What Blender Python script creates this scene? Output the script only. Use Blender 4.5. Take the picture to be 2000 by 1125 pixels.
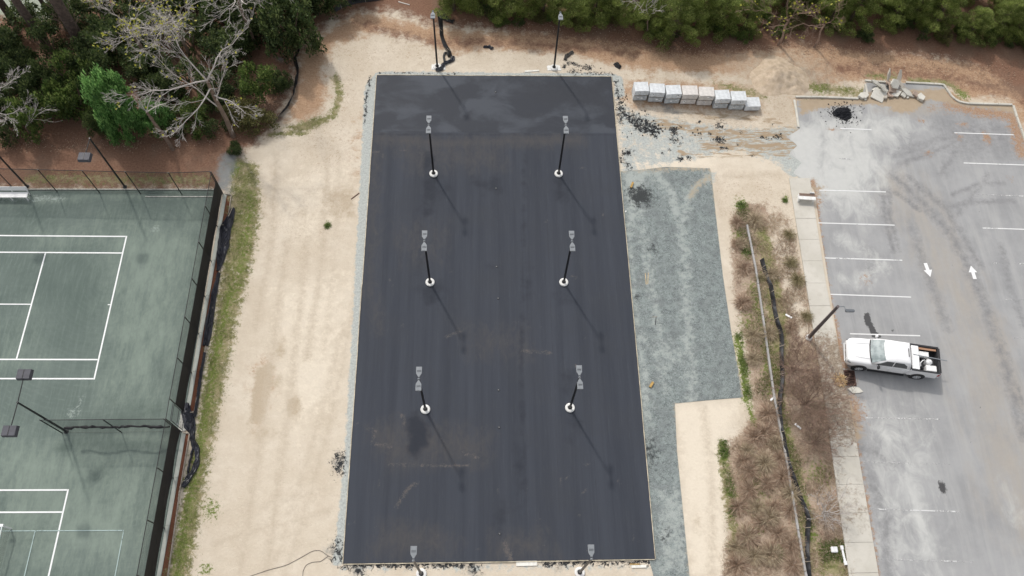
import bpy, bmesh, math, random
import numpy as np
from mathutils import Vector, Matrix

random.seed(7)
S = bpy.context.scene
C = bpy.context.scene.collection
for _o in list(bpy.data.objects):
    bpy.data.objects.remove(_o)

# ---------------------------------------------------------------- camera
F_PX, PITCH, ROLL, YAW, CAM_H = 1580.15, 0.450986, 0.0714489, -0.0824866, 52.563
RES_W, RES_H = 2000.0, 1125.0
CAM_M = Matrix.Rotation(YAW, 3, 'Z') @ Matrix.Rotation(PITCH, 3, 'X') @ Matrix.Rotation(ROLL, 3, 'Z')
cam_d = bpy.data.cameras.new('camera')
cam_d.sensor_width = 36.0
cam_d.lens = F_PX * 36.0 / RES_W
cam_d.clip_end = 2000.0
cam_d.clip_start = 0.5
cam = bpy.data.objects.new('camera', cam_d)
C.objects.link(cam)
cam.matrix_world = Matrix.Translation((0, 0, CAM_H)) @ CAM_M.to_4x4()
S.camera = cam
S.render.resolution_x, S.render.resolution_y = 1024, 576

# ---------------------------------------------------------------- world and sun
SUN_EL = math.radians(49.5)
TO_SUN_AZ = math.radians(117.7)          # measured from +X towards +Y
W = bpy.data.worlds.new('World')
S.world = W
W.use_nodes = True
wn = W.node_tree.nodes
wn.clear()
sky = wn.new('ShaderNodeTexSky')
sky.sky_type = 'NISHITA'
sky.sun_disc = False
sky.sun_elevation = SUN_EL
sky.sun_rotation = math.radians(90.0) - TO_SUN_AZ
sky.dust_density = 3.0
hs = wn.new('ShaderNodeHueSaturation')
hs.inputs['Saturation'].default_value = 0.22       # thin high cloud greys the blue
bg = wn.new('ShaderNodeBackground')
bg.inputs['Strength'].default_value = 0.15
wo = wn.new('ShaderNodeOutputWorld')
W.node_tree.links.new(sky.outputs[0], hs.inputs['Color'])
W.node_tree.links.new(hs.outputs[0], bg.inputs['Color'])
W.node_tree.links.new(bg.outputs[0], wo.inputs['Surface'])

sl = bpy.data.lights.new('sun', 'SUN')
sl.energy = 1.3
sl.angle = math.radians(2.4)
sl.color = (1.0, 0.95, 0.88)
sun = bpy.data.objects.new('sun', sl)
C.objects.link(sun)
to_sun = Vector((math.cos(TO_SUN_AZ) * math.cos(SUN_EL), math.sin(TO_SUN_AZ) * math.cos(SUN_EL), math.sin(SUN_EL)))
sun.rotation_euler = to_sun.to_track_quat('Z', 'Y').to_euler()
sun.location = (0, 0, 90)

S.view_settings.view_transform = 'Standard'
S.view_settings.look = 'None'
S.view_settings.gamma = 1.0
S.view_settings.use_curve_mapping = False
S.view_settings.exposure = 0.37

# ---------------------------------------------------------------- helpers: space
def px(u, v, z=0.0):
    """photo pixel (2000 x 1125) -> point at height z"""
    d = CAM_M @ Vector(((u - RES_W / 2) / F_PX, -(v - RES_H / 2) / F_PX, -1.0))
    t = (z - CAM_H) / d.z
    return Vector((d.x * t, d.y * t, z))

def pxs(pts, z=0.0):
    return [px(u, v, z) for u, v in pts]

# ---------------------------------------------------------------- helpers: objects
def tag(o, label=None, cat=None, group=None, kind=None):
    if label: o['label'] = label
    if cat: o['category'] = cat
    if group: o['group'] = group
    if kind: o['kind'] = kind
    return o

def thing(name, label, cat, loc=(0, 0, 0), rz=0.0, group=None):
    o = bpy.data.objects.new(name, None)
    o.empty_display_size = 0.2
    C.objects.link(o)
    o.location = loc
    o.rotation_euler = (0, 0, rz)
    return tag(o, label, cat, group)

def copy_tree(o, parent=None):
    c = o.copy()
    C.objects.link(c)
    if parent is not None:
        c.parent = parent
    for ch in list(o.children):
        copy_tree(ch, c)
    return c

class MB:
    """collects shapes into one mesh"""
    def __init__(s):
        s.v, s.f, s.mi = [], [], []
    def add(s, vs, fs, m=0):
        n = len(s.v)
        s.v += [tuple(p) for p in vs]
        s.f += [tuple(i + n for i in f) for f in fs]
        s.mi += [m] * len(fs)
        return s
    def box(s, c, size, rz=0.0, m=0, rot=None):
        hx, hy, hz = size[0] / 2, size[1] / 2, size[2] / 2
        R = rot if rot is not None else Matrix.Rotation(rz, 3, 'Z')
        c = Vector(c)
        vs = [c + R @ Vector((x * hx, y * hy, z * hz)) for z in (-1, 1) for y in (-1, 1) for x in (-1, 1)]
        return s.add(vs, [(0, 2, 3, 1), (4, 5, 7, 6), (0, 1, 5, 4), (2, 6, 7, 3), (0, 4, 6, 2), (1, 3, 7, 5)], m)
    def beam(s, a, b, w, h, m=0, up=(0, 0, 1)):
        a, b = Vector(a), Vector(b)
        d = (b - a)
        L = d.length
        d.normalize()
        u = Vector(up)
        if abs(d.dot(u)) > 0.99: u = Vector((0, 1, 0))
        side = d.cross(u).normalized()
        u2 = side.cross(d).normalized()
        R = Matrix((d, side, u2)).transposed()
        return s.box((a + b) / 2, (L, w, h), rot=R, m=m)
    def tube(s, pts, r, n=8, m=0, cap=True):
        pts = [Vector(p) for p in pts]
        rs = r if isinstance(r, (list, tuple)) else [r] * len(pts)
        vs, fs = [], []
        prev = None
        for i, p in enumerate(pts):
            if i == 0: d = pts[1] - p
            elif i == len(pts) - 1: d = p - pts[i - 1]
            else: d = pts[i + 1] - pts[i - 1]
            if d.length < 1e-9: d = Vector((0, 0, 1))
            d.normalize()
            ref = prev if prev is not None else (Vector((1, 0, 0)) if abs(d.x) < 0.9 else Vector((0, 1, 0)))
            a = (ref - d * ref.dot(d))
            if a.length < 1e-6: a = d.orthogonal()
            a.normalize()
            prev = a
            b = d.cross(a)
            for k in range(n):
                t = 2 * math.pi * k / n
                vs.append(p + (a * math.cos(t) + b * math.sin(t)) * rs[i])
        for i in range(len(pts) - 1):
            for k in range(n):
                k2 = (k + 1) % n
                fs.append((i * n + k, i * n + k2, (i + 1) * n + k2, (i + 1) * n + k))
        if cap:
            fs.append(tuple(reversed(range(n))))
            fs.append(tuple((len(pts) - 1) * n + k for k in range(n)))
        return s.add(vs, fs, m)
    def lathe(s, c, prof, n=20, m=0, axis='Z'):
        """prof: list of (r, h)"""
        c = Vector(c)
        vs, fs = [], []
        for r, h in prof:
            for k in range(n):
                t = 2 * math.pi * k / n
                if axis == 'Z': vs.append(c + Vector((r * math.cos(t), r * math.sin(t), h)))
                elif axis == 'Y': vs.append(c + Vector((r * math.cos(t), h, r * math.sin(t))))
                else: vs.append(c + Vector((h, r * math.cos(t), r * math.sin(t))))
        for i in range(len(prof) - 1):
            for k in range(n):
                k2 = (k + 1) % n
                fs.append((i * n + k, i * n + k2, (i + 1) * n + k2, (i + 1) * n + k))
        fs.append(tuple(reversed(range(n))))
        fs.append(tuple((len(prof) - 1) * n + k for k in range(n)))
        return s.add(vs, fs, m)
    def prism(s, poly, z0, z1, m=0):
        n = len(poly)
        vs = [(p[0], p[1], z0) for p in poly] + [(p[0], p[1], z1) for p in poly]
        fs = [tuple(reversed(range(n))), tuple(range(n, 2 * n))]
        for i in range(n):
            j = (i + 1) % n
            fs.append((i, j, n + j, n + i))
        return s.add(vs, fs, m)
    def ribbon(s, pts, width, z0, z1, m=0):
        """closed strip of constant width along a ground polyline, from z0 to z1"""
        pts = [Vector((p[0], p[1], 0)) for p in pts]
        L, R = [], []
        for i, p in enumerate(pts):
            d = (pts[min(i + 1, len(pts) - 1)] - pts[max(i - 1, 0)]).normalized()
            nrm = Vector((-d.y, d.x, 0))
            L.append(p + nrm * width / 2)
            R.append(p - nrm * width / 2)
        n = len(pts)
        vs = []
        for i in range(n):
            vs += [(L[i].x, L[i].y, z0), (R[i].x, R[i].y, z0), (R[i].x, R[i].y, z1), (L[i].x, L[i].y, z1)]
        fs = [(0, 1, 2, 3), ((n - 1) * 4 + 3, (n - 1) * 4 + 2, (n - 1) * 4 + 1, (n - 1) * 4)]
        for i in range(n - 1):
            a, b = i * 4, (i + 1) * 4
            for k in range(4):
                k2 = (k + 1) % 4
                fs.append((a + k, b + k, b + k2, a + k2))
        return s.add(vs, fs, m)
    def mesh(s, name, mats, origin=(0, 0, 0), smooth=False, bevel=0.0):
        me = bpy.data.meshes.new(name)
        ox, oy, oz = origin
        me.from_pydata([(x - ox, y - oy, z - oz) for x, y, z in s.v], [], s.f)
        if not isinstance(mats, (list, tuple)): mats = [mats]
        for m in mats: me.materials.append(m)
        if len(mats) > 1:
            me.polygons.foreach_set('material_index', s.mi)
        bm = bmesh.new()
        bm.from_mesh(me)
        bmesh.ops.recalc_face_normals(bm, faces=bm.faces)
        if bevel > 0:
            bmesh.ops.bevel(bm, geom=[e for e in bm.edges], offset=bevel, segments=1, affect='EDGES', clamp_overlap=True)
        bm.to_mesh(me)
        bm.free()
        if smooth:
            me.polygons.foreach_set('use_smooth', [True] * len(me.polygons))
        me.update()
        return me
    def build(s, name, mats, parent=None, origin=None, smooth=False, bevel=0.0):
        if origin is None:
            origin = (0, 0, 0)
        o = bpy.data.objects.new(name, s.mesh(name, mats, origin, smooth, bevel))
        C.objects.link(o)
        if parent is not None:
            o.parent = parent
        return o

def link_mesh(name, me, parent=None, loc=None):
    o = bpy.data.objects.new(name, me)
    C.objects.link(o)
    if parent is not None: o.parent = parent
    if loc is not None: o.location = loc
    return o

def np_mesh(name, co, faces, mats, attrs=None, smooth=False):
    """co (n,3), faces (m,k) arrays; attrs name -> (n,4) colour per point"""
    me = bpy.data.meshes.new(name)
    n, (m, k) = len(co), faces.shape
    me.vertices.add(n)
    me.vertices.foreach_set('co', np.asarray(co, np.float32).ravel())
    me.loops.add(m * k)
    me.loops.foreach_set('vertex_index', faces.astype(np.int32).ravel())
    me.polygons.add(m)
    me.polygons.foreach_set('loop_start', np.arange(0, m * k, k, dtype=np.int32))
    if smooth:
        me.polygons.foreach_set('use_smooth', np.ones(m, bool))
    for mt in (mats if isinstance(mats, (list, tuple)) else [mats]):
        me.materials.append(mt)
    me.update(calc_edges=True)
    for an, arr in (attrs or {}).items():
        a = me.color_attributes.new(an, 'FLOAT_COLOR', 'POINT')
        a.data.foreach_set('color', np.asarray(arr, np.float32).ravel())
    return me

# ---------------------------------------------------------------- helpers: materials
def new_mat(name):
    m = bpy.data.materials.new(name)
    m.use_nodes = True
    nt = m.node_tree
    nt.nodes.clear()
    out = nt.nodes.new('ShaderNodeOutputMaterial')
    b = nt.nodes.new('ShaderNodeBsdfPrincipled')
    nt.links.new(b.outputs[0], out.inputs[0])
    return m, nt, b, out

class NT:
    """small node helper; every method returns a socket"""
    def __init__(s, nt):
        s.nt, s.L = nt, nt.links
        s.co = nt.nodes.new('ShaderNodeNewGeometry').outputs['Position']
    def n(s, t):
        return s.nt.nodes.new(t)
    def put(s, sock, val):
        if hasattr(val, 'is_linked') or isinstance(val, bpy.types.NodeSocket):
            s.L.new(val, sock)
        elif isinstance(val, (tuple, list)) and len(val) == 3 and sock.type == 'RGBA':
            sock.default_value = (*val, 1)
        else:
            sock.default_value = val
    def obj_co(s):
        return s.n('ShaderNodeTexCoord').outputs['Object']
    def map(s, co, scale=(1, 1, 1), rot=(0, 0, 0), loc=(0, 0, 0)):
        m = s.n('ShaderNodeMapping')
        s.L.new(co, m.inputs['Vector'])
        m.inputs['Scale'].default_value = scale
        m.inputs['Rotation'].default_value = rot
        m.inputs['Location'].default_value = loc
        return m.outputs[0]
    def noise(s, scale, detail=5, rough=0.55, co=None, dist=0.0):
        t = s.n('ShaderNodeTexNoise')
        s.L.new(co if co is not None else s.co, t.inputs['Vector'])
        t.inputs['Scale'].default_value = scale
        t.inputs['Detail'].default_value = detail
        t.inputs['Roughness'].default_value = rough
        t.inputs['Distortion'].default_value = dist
        return t.outputs['Fac']
    def voro(s, scale, co=None, feature='F1', out='Distance', rnd=1.0):
        t = s.n('ShaderNodeTexVoronoi')
        t.feature = feature
        s.L.new(co if co is not None else s.co, t.inputs['Vector'])
        t.inputs['Scale'].default_value = scale
        t.inputs['Randomness'].default_value = rnd
        return t.outputs[out]
    def math(s, op, a, b=0.0, c=None, clamp=False):
        m = s.n('ShaderNodeMath')
        m.operation = op
        m.use_clamp = clamp
        s.put(m.inputs[0], a)
        s.put(m.inputs[1], b)
        if c is not None: s.put(m.inputs[2], c)
        return m.outputs[0]
    def step(s, x, lo, hi, a=0.0, b=1.0):
        m = s.n('ShaderNodeMapRange')
        m.interpolation_type = 'SMOOTHSTEP'
        s.put(m.inputs['Value'], x)
        m.inputs['From Min'].default_value = lo
        m.inputs['From Max'].default_value = hi
        m.inputs['To Min'].default_value = a
        m.inputs['To Max'].default_value = b
        return m.outputs['Result']
    def mix(s, f, a, b, blend='MIX'):
        m = s.n('ShaderNodeMix')
        m.data_type = 'RGBA'
        m.blend_type = blend
        s.put(m.inputs[0], f)
        s.put(m.inputs[6], a)
        s.put(m.inputs[7], b)
        return m.outputs[2]
    def attr(s, name):
        a = s.n('ShaderNodeAttribute')
        a.attribute_name = name
        sp = s.n('ShaderNodeSeparateColor')
        s.L.new(a.outputs['Color'], sp.inputs[0])
        return list(sp.outputs) + [a.outputs['Alpha']]
    def bump(s, h, strength=0.3, dist=0.05):
        b = s.n('ShaderNodeBump')
        b.inputs['Strength'].default_value = strength
        b.inputs['Distance'].default_value = dist
        s.L.new(h, b.inputs['Height'])
        return b.outputs[0]
    def layer(s, col, m, noise, amp, width, c):
        """lay colour c where mask m, eaten at its edge by a noise"""
        x = s.math('MULTIPLY_ADD', s.math('SUBTRACT', noise, 0.5), amp * 2.1, m)
        f = s.step(x, 0.5 - width, 0.5 + width)
        # never where the mask itself is empty
        f = s.math('MULTIPLY', f, s.step(m, 0.02, 0.2))
        return s.mix(f, col, c)

_plain = {}
def plain(name, col, rough=0.7, metal=0.0, var=0.12, scale=6.0, bump=0.0, spec=0.5):
    """colour with a little grain and wear"""
    if name in _plain: return _plain[name]
    m, nt, b, out = new_mat(name)
    N = NT(nt)
    co = N.obj_co()
    n1 = N.noise(scale, 5, 0.6, co)
    n2 = N.noise(scale * 7, 3, 0.6, co)
    dark = tuple(c * (1 - var) for c in col)
    lite = tuple(min(1, c * (1 + var)) for c in col)
    cc = N.mix(N.step(N.math('MULTIPLY_ADD', n2, 0.4, n1), 0.5, 0.95), dark, lite)
    nt.links.new(cc, b.inputs['Base Color'])
    b.inputs['Roughness'].default_value = rough
    b.inputs['Metallic'].default_value = metal
    b.inputs['Specular IOR Level'].default_value = spec
    if bump > 0:
        nt.links.new(N.bump(n2, bump, 0.02), b.inputs['Normal'])
    _plain[name] = m
    return m

# ---------------------------------------------------------------- helpers: masks on sheets
def sdf_poly(P, poly):
    """signed distance (negative inside) of points P (n,2) to polygon"""
    poly = np.asarray([(p[0], p[1]) for p in poly], float)
    d = np.full(len(P), 1e9)
    ins = np.zeros(len(P), bool)
    n = len(poly)
    for i in range(n):
        a, b = poly[i], poly[(i + 1) % n]
        e = b - a
        w = P - a
        t = np.clip((w @ e) / max(e @ e, 1e-12), 0, 1)
        d = np.minimum(d, ((w - t[:, None] * e) ** 2).sum(1))
        c1 = (a[1] <= P[:, 1]) != (b[1] <= P[:, 1])
        if abs(e[1]) > 1e-12:
            xi = a[0] + (P[:, 1] - a[1]) / e[1] * e[0]
            ins ^= c1 & (P[:, 0] < xi)
    d = np.sqrt(d)
    return np.where(ins, -d, d)

def dist_line(P, line):
    line = np.asarray([(p[0], p[1]) for p in line], float)
    d = np.full(len(P), 1e9)
    for a, b in zip(line[:-1], line[1:]):
        e = b - a
        w = P - a
        t = np.clip((w @ e) / max(e @ e, 1e-12), 0, 1)
        d = np.minimum(d, ((w - t[:, None] * e) ** 2).sum(1))
    return np.sqrt(d)

def m_poly(P, pts, soft=0.6, amt=1.0):
    """mask: amt deep inside, amt/2 at the edge, 0 at `soft` outside"""
    return amt * np.clip(0.5 - sdf_poly(P, pxs(pts)) / (2 * soft), 0, 1)

def m_line(P, pts, w=0.3, amt=1.0):
    return amt * np.clip(1.0 - dist_line(P, pxs(pts)) / (2 * w), 0, 1)

def m_blob(P, u, v, r, amt=1.0, ry=None):
    c = px(u, v)
    ry = ry or r
    d = np.sqrt(((P[:, 0] - c.x) / r) ** 2 + ((P[:, 1] - c.y) / ry) ** 2)
    return amt * np.clip(1.0 - 0.5 * d, 0, 1)

def mx(*a):
    r = a[0]
    for b in a[1:]: r = np.maximum(r, b)
    return r

def grid_sheet(name, xs, ys, z, mat, maskfn, warp=None):
    X, Y = np.meshgrid(xs, ys)
    P = np.stack([X.ravel(), Y.ravel()], 1)
    if warp is not None: P = warp(P)
    nx, ny = len(xs), len(ys)
    i = np.arange(nx * ny).reshape(ny, nx)
    F = np.stack([i[:-1, :-1], i[:-1, 1:], i[1:, 1:], i[1:, :-1]], -1).reshape(-1, 4)
    co = np.column_stack([P, np.full(len(P), z)])
    return np_mesh(name, co, F, mat, maskfn(P))

def poly_sheet(name, poly, cell, z, mat, maskfn):
    """grid clipped to a polygon; the rim is snapped to the outline"""
    poly = np.asarray([(p[0], p[1]) for p in poly], float)
    lo, hi = poly.min(0) - cell, poly.max(0) + cell
    xs, ys = np.arange(lo[0], hi[0] + cell, cell), np.arange(lo[1], hi[1] + cell, cell)
    X, Y = np.meshgrid(xs, ys)
    P = np.stack([X.ravel(), Y.ravel()], 1)
    nx, ny = len(xs), len(ys)
    i = np.arange(nx * ny).reshape(ny, nx)
    F = np.stack([i[:-1, :-1], i[:-1, 1:], i[1:, 1:], i[1:, :-1]], -1).reshape(-1, 4)
    ctr = P[F].mean(1)
    F = F[sdf_poly(ctr, poly) < 0]
    used = np.unique(F)
    cnt = np.bincount(F.ravel(), minlength=len(P))
    rim = used[cnt[used] < 4]
    Q = P[rim]
    best = np.full(len(Q), 1e9)
    near = Q.copy()
    n = len(poly)
    for k in range(n):
        a, b = poly[k], poly[(k + 1) % n]
        e = b - a
        t = np.clip(((Q - a) @ e) / max(e @ e, 1e-12), 0, 1)
        c = a + t[:, None] * e
        d = ((Q - c) ** 2).sum(1)
        sel = d < best
        best[sel] = d[sel]
        near[sel] = c[sel]
    P[rim] = near
    re = np.full(len(P), -1)
    re[used] = np.arange(len(used))
    P = P[used]
    co = np.column_stack([P, np.full(len(P), z)])
    return np_mesh(name, co, re[F], mat, maskfn(P))

def rgba(a, b=None, c=None, d=None):
    z = np.zeros_like(a)
    return np.stack([a, b if b is not None else z, c if c is not None else z, d if d is not None else z], 1)
# ================================================================ the setting
# ---------------------------------------------------------------- ground
def ground_material():
    m, nt, b, out = new_mat('sandy_ground')
    N = NT(nt)
    A, B, D = N.attr('mask_a'), N.attr('mask_b'), N.attr('mask_c')
    nL = N.noise(0.35, 6, 0.6)
    nM = N.noise(1.6, 6, 0.65)
    nF = N.noise(7.0, 5, 0.7)
    nX = N.noise(26.0, 3, 0.7)
    nS = N.noise(3.0, 6, 0.7, N.map(N.co, (0.3, 1.3, 1)), 0.6)
    sand = N.mix(N.step(nL, 0.3, 0.7), (0.545, 0.47, 0.37), (0.63, 0.56, 0.46))
    sand = N.mix(N.step(nM, 0.35, 0.75, 0, 0.5), sand, (0.50, 0.42, 0.325))
    sand = N.mix(N.step(nF, 0.5, 0.8, 0, 0.5), sand, (0.69, 0.625, 0.53))
    # little clods, twigs and footprints in the sand
    sand = N.mix(N.step(nX, 0.62, 0.74, 0, 0.4), sand, (0.33, 0.25, 0.17))
    sand = N.mix(N.math('MULTIPLY', N.step(N.noise(4.5, 4, 0.8, None, 1.5), 0.60, 0.68), N.step(nL, 0.42, 0.62, 0.05, 0.6)), sand, (0.40, 0.30, 0.20))
    col = sand
    # brown soil
    soil = N.mix(N.step(nF, 0.3, 0.75), (0.33, 0.205, 0.125), (0.50, 0.35, 0.235))
    soil = N.mix(N.step(nX, 0.5, 0.75, 0, 0.5), soil, (0.20, 0.12, 0.075))
    col = N.layer(col, A[1], N.noise(1.1, 8, 0.75), 1.1, 0.32, soil)
    # pale washed sand
    pale = N.mix(nF, (0.60, 0.52, 0.41), (0.74, 0.67, 0.56))
    col = N.layer(col, B[2], nM, 0.9, 0.35, pale)
    E_ = N.attr('mask_d')
    col = N.layer(col, E_[0], N.noise(1.4, 8, 0.75), 0.7, 0.28, N.mix(nF, (0.40, 0.325, 0.235), (0.49, 0.41, 0.31)))
    col = N.layer(col, E_[1], N.noise(2.0, 8, 0.8), 1.0, 0.5, N.mix(nF, (0.43, 0.36, 0.275), (0.52, 0.445, 0.35)))
    fl = N.math('MULTIPLY', N.step(N.noise(5.0, 8, 0.85, None, 1.2), 0.50, 0.62), N.math('MULTIPLY', E_[3], N.step(N.noise(.9, 5, .7), .36, .58, .35, 1)))
    col = N.mix(N.math('MULTIPLY', fl, .85), col, N.mix(nX, (0.21, 0.125, 0.075), (0.36, 0.235, 0.15)))
    col = N.layer(col, E_[2], N.noise(3.0, 9, 0.8), 0.9, 0.3, N.mix(nF, (0.27, 0.255, 0.225), (0.36, 0.34, 0.30)))
    # grey stone dust
    dust = N.mix(N.step(nF, 0.3, 0.7), (0.33, 0.345, 0.33), (0.50, 0.52, 0.49))
    dust = N.mix(N.step(nX, 0.5, 0.72, 0, 0.6), dust, (0.21, 0.225, 0.22))
    col = N.layer(col, A[3], N.noise(2.2, 8, 0.75), 0.8, 0.16, dust)
    # mud tracks and damp patches
    mud = N.mix(nS, (0.27, 0.20, 0.13), (0.40, 0.31, 0.21))
    col = N.layer(col, B[1], nS, 1.3, 0.22, mud)
    # red-brown needles and leaves
    lit = N.mix(N.step(nF, 0.3, 0.7), (0.150, 0.080, 0.054), (0.26, 0.150, 0.102))
    lit = N.mix(N.step(nX, 0.52, 0.7, 0, 0.8), lit, (0.30, 0.19, 0.125))
    lit = N.mix(N.step(N.noise(40, 2, 0.6), 0.55, 0.75, 0, 0.7), lit, (0.09, 0.052, 0.038))
    lit = N.mix(N.step(nL, 0.45, 0.65, 0, 0.45), lit, (0.21, 0.15, 0.11))
    col = N.layer(col, A[0], N.noise(1.3, 9, 0.78), 1.0, 0.3, lit)
    col = N.layer(col, D[3], nM, 0.8, 0.3, N.mix(nF, (0.30, 0.335, 0.27), (0.43, 0.46, 0.38)))
    # red mulch
    mul = N.mix(N.step(N.noise(30, 2, 0.6), 0.35, 0.65), (0.10, 0.035, 0.02), (0.26, 0.115, 0.07))
    col = N.layer(col, B[3], nF, 0.3, 0.06, mul)
    # dry brush litter of the planting strip
    dry = N.mix(N.step(N.noise(9, 6, 0.8), 0.35, 0.65), (0.28, 0.205, 0.15), (0.46, 0.37, 0.285))
    dry = N.mix(N.step(nX, 0.52, 0.7, 0, 0.8), dry, (0.52, 0.43, 0.32))
    dry = N.mix(N.step(nM, 0.5, 0.66, 0, 0.7), dry, (0.34, 0.235, 0.175))
    col = N.layer(col, D[0], N.noise(2.4, 9, 0.8), 1.0, 0.22, dry)
    # weeds and grass
    gr = N.mix(N.step(N.noise(5, 7, 0.8), 0.38, 0.62), (0.105, 0.120, 0.036), (0.26, 0.245, 0.115))
    gr = N.mix(N.step(N.noise(1.2, 6, .7), 0.42, 0.62, 0, 0.8), gr, (0.33, 0.275, 0.17))
    gr = N.mix(N.step(nX, 0.58, 0.75, 0, 0.6), gr, (0.12, 0.085, 0.05))
    col = N.layer(col, A[2], N.noise(2.8, 9, 0.82), 1.5, 0.2, gr)
    fresh = N.mix(nF, (0.095, 0.135, 0.025), (0.19, 0.225, 0.065))
    col = N.layer(col, D[1], N.noise(4.5, 8, 0.8), 1.4, 0.14, fresh)
    # spilt bitumen and asphalt crumbs
    col = N.layer(col, B[0], N.noise(3.6, 9, 0.8, None, 0.8), 1.5, 0.09, N.mix(nX, (0.012, 0.013, 0.015), (0.05, 0.052, 0.055)))
    # dark grey damp stain
    col = N.layer(col, D[2], nM, 0.6, 0.3, N.mix(nF, (0.17, 0.175, 0.17), (0.25, 0.255, 0.25)))
    nt.links.new(col, b.inputs['Base Color'])
    b.inputs['Roughness'].default_value = 0.95
    b.inputs['Specular IOR Level'].default_value = 0.15
    hgt = N.math('ADD', N.math('MULTIPLY', nF, 0.6), N.math('ADD', N.math('MULTIPLY', nX, 0.25), N.math('MULTIPLY', nM, 0.8)))
    nt.links.new(N.bump(hgt, 0.45, 0.12), b.inputs['Normal'])
    return m

def ground_masks(P):
    forest = [(-400, 372), (300, 372), (436, 368), (450, 330), (470, 300), (522, 262), (548, 225), (572, 160), (585, 100), (640, 46),
              (700, 22), (770, 22), (850, 50), (940, 55), (1000, 64), (1100, 76), (1230, 88), (1330, 108), (1440, 102), (1560, 88),
              (1640, 100), (1750, 108), (1850, 116), (1930, 140), (2000, 205), (2120, 300), (2500, 300), (2500, -700), (-800, -700)]
    litter = mx(m_poly(P, forest, 1.1), m_line(P, [(700, 45), (760, 62), (860, 84), (960, 82), (1100, 92), (1240, 104)], 0.7, 0.6),
                m_line(P, [(1640, 132), (1800, 142), (1990, 182)], 1.0, 0.62))
    soil = mx(m_poly(P, [(560, 240), (590, 90), (700, 20), (880, 60), (1200, 60), (1420, 60), (1620, 80), (2050, 140), (2050, 260), (1990, 235),
                         (1975, 196), (1880, 190), (1850, 168), (1690, 156), (1550, 178), (1500, 150), (1440, 150), (1235, 136), (1110, 106),
                         (960, 96), (880, 104), (800, 72), (730, 62), (660, 84), (632, 130), (640, 190), (610, 232)], 0.8, 0.95),
              m_poly(P, [(1210, 150), (1490, 160), (1500, 225), (1300, 218), (1225, 215), (1200, 190)], 0.7, 0.62),
              m_poly(P, [(1540, 190), (1565, 188), (1572, 250), (1560, 250)], 0.35, 0.8),
              m_poly(P, [(1560, 186), (1690, 192), (1860, 178), (1900, 208), (1985, 205), (2010, 290), (1985, 290), (1960, 225), (1800, 214), (1600, 215), (1560, 230)], 0.5, 0.9))
    soil = mx(soil, m_poly(P, [(480, 700), (540, 690), (545, 780), (500, 850), (478, 800)], 0.8, 0.38), m_blob(P, 700, 300, 1.0, 0.4, 4.0))
    grass = mx(1.05 * m_poly(P, [(450, 300), (505, 320), (512, 400), (498, 500), (470, 610), (440, 760), (412, 900), (392, 1010), (372, 1140),
                          (318, 1140), (350, 1000), (380, 850), (400, 700), (425, 560), (440, 440), (446, 380)], 0.5, 0.78),
               m_poly(P, [(556, 248), (610, 232), (650, 222), (640, 238), (590, 260)], 0.35, 0.95),
               m_line(P, [(655, 150), (664, 185), (650, 228)], 0.35, 0.85),
               m_line(P, [(530, 262), (600, 258)], 0.3, 0.8),
               m_poly(P, [(1390, 158), (1440, 165), (1500, 182), (1500, 196), (1450, 188), (1400, 172)], 0.4, 0.7),
               m_line(P, [(1575, 168), (1640, 176), (1690, 182)], 0.5, 0.85),
               m_line(P, [(1575, 200), (1630, 200)], 0.3, 0.7), m_line(P, [(1780, 158), (1850, 162), (1880, 184)], 0.35, 0.8),
               m_line(P, [(1700, 150), (1750, 150)], 0.4, 0.7), m_line(P, [(1790, 172), (1840, 174)], 0.3, 0.8),
               m_line(P, [(60, 350), (400, 352)], 0.6, 0.62),
               m_poly(P, [(1470, 440), (1500, 440), (1545, 640), (1530, 800), (1565, 900), (1600, 1125), (1570, 1125), (1520, 800), (1500, 640)], 0.4, 0.8),
               m_line(P, [(1410, 870), (1425, 1000), (1440, 1060)], 0.35, 0.85),
               m_poly(P, [(1590, 1060), (1650, 1050), (1660, 1125), (1600, 1125)], 0.4, 0.95))
    r = random.Random(3)
    dust = mx(m_poly(P, [(735, 140), (1192, 143), (1216, 150), (1222, 190), (1200, 190), (1200, 160), (736, 158), (672, 1104), (650, 1104), (672, 900), (690, 600), (712, 170)], 0.22, 0.95),
              m_poly(P, [(1196, 180), (1240, 215), (1400, 240), (1565, 250), (1590, 345), (1440, 300), (1290, 330), (1210, 335)], 0.7, 0.62),
              m_poly(P, [(1206, 260), (1240, 300), (1250, 340), (1400, 335), (1400, 360), (1215, 360)], 0.5, 0.7),
              m_poly(P, [(1500, 250), (1600, 245), (1600, 360), (1545, 345), (1520, 320)], 0.9, 0.95),
              m_poly(P, [(660, 1098), (1285, 1096), (1290, 1118), (660, 1122)], 0.4, 0.5))
    mudt = mx(m_line(P, [(1290, 240), (1400, 262), (1560, 262)], 0.55, 0.7), m_line(P, [(1380, 285), (1560, 285)], 0.5, 0.72),
              m_line(P, [(1330, 300), (1540, 302)], 0.3, 0.55), m_line(P, [(1330, 222), (1520, 236)], 0.3, 0.5))
    pale = mx(m_poly(P, [(1225, 318), (1290, 278), (1400, 305), (1390, 328), (1240, 330)], 0.7, 0.85),
              m_poly(P, [(1318, 790), (1450, 785), (1412, 860), (1425, 1125), (1350, 1125)], 0.6, 0.85),
              m_poly(P, [(520, 560), (690, 520), (672, 780), (560, 880), (540, 700)], 1.5, 0.6),
              m_poly(P, [(560, 330), (700, 300), (700, 420), (600, 480), (520, 460)], 1.2, 0.5))
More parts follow.
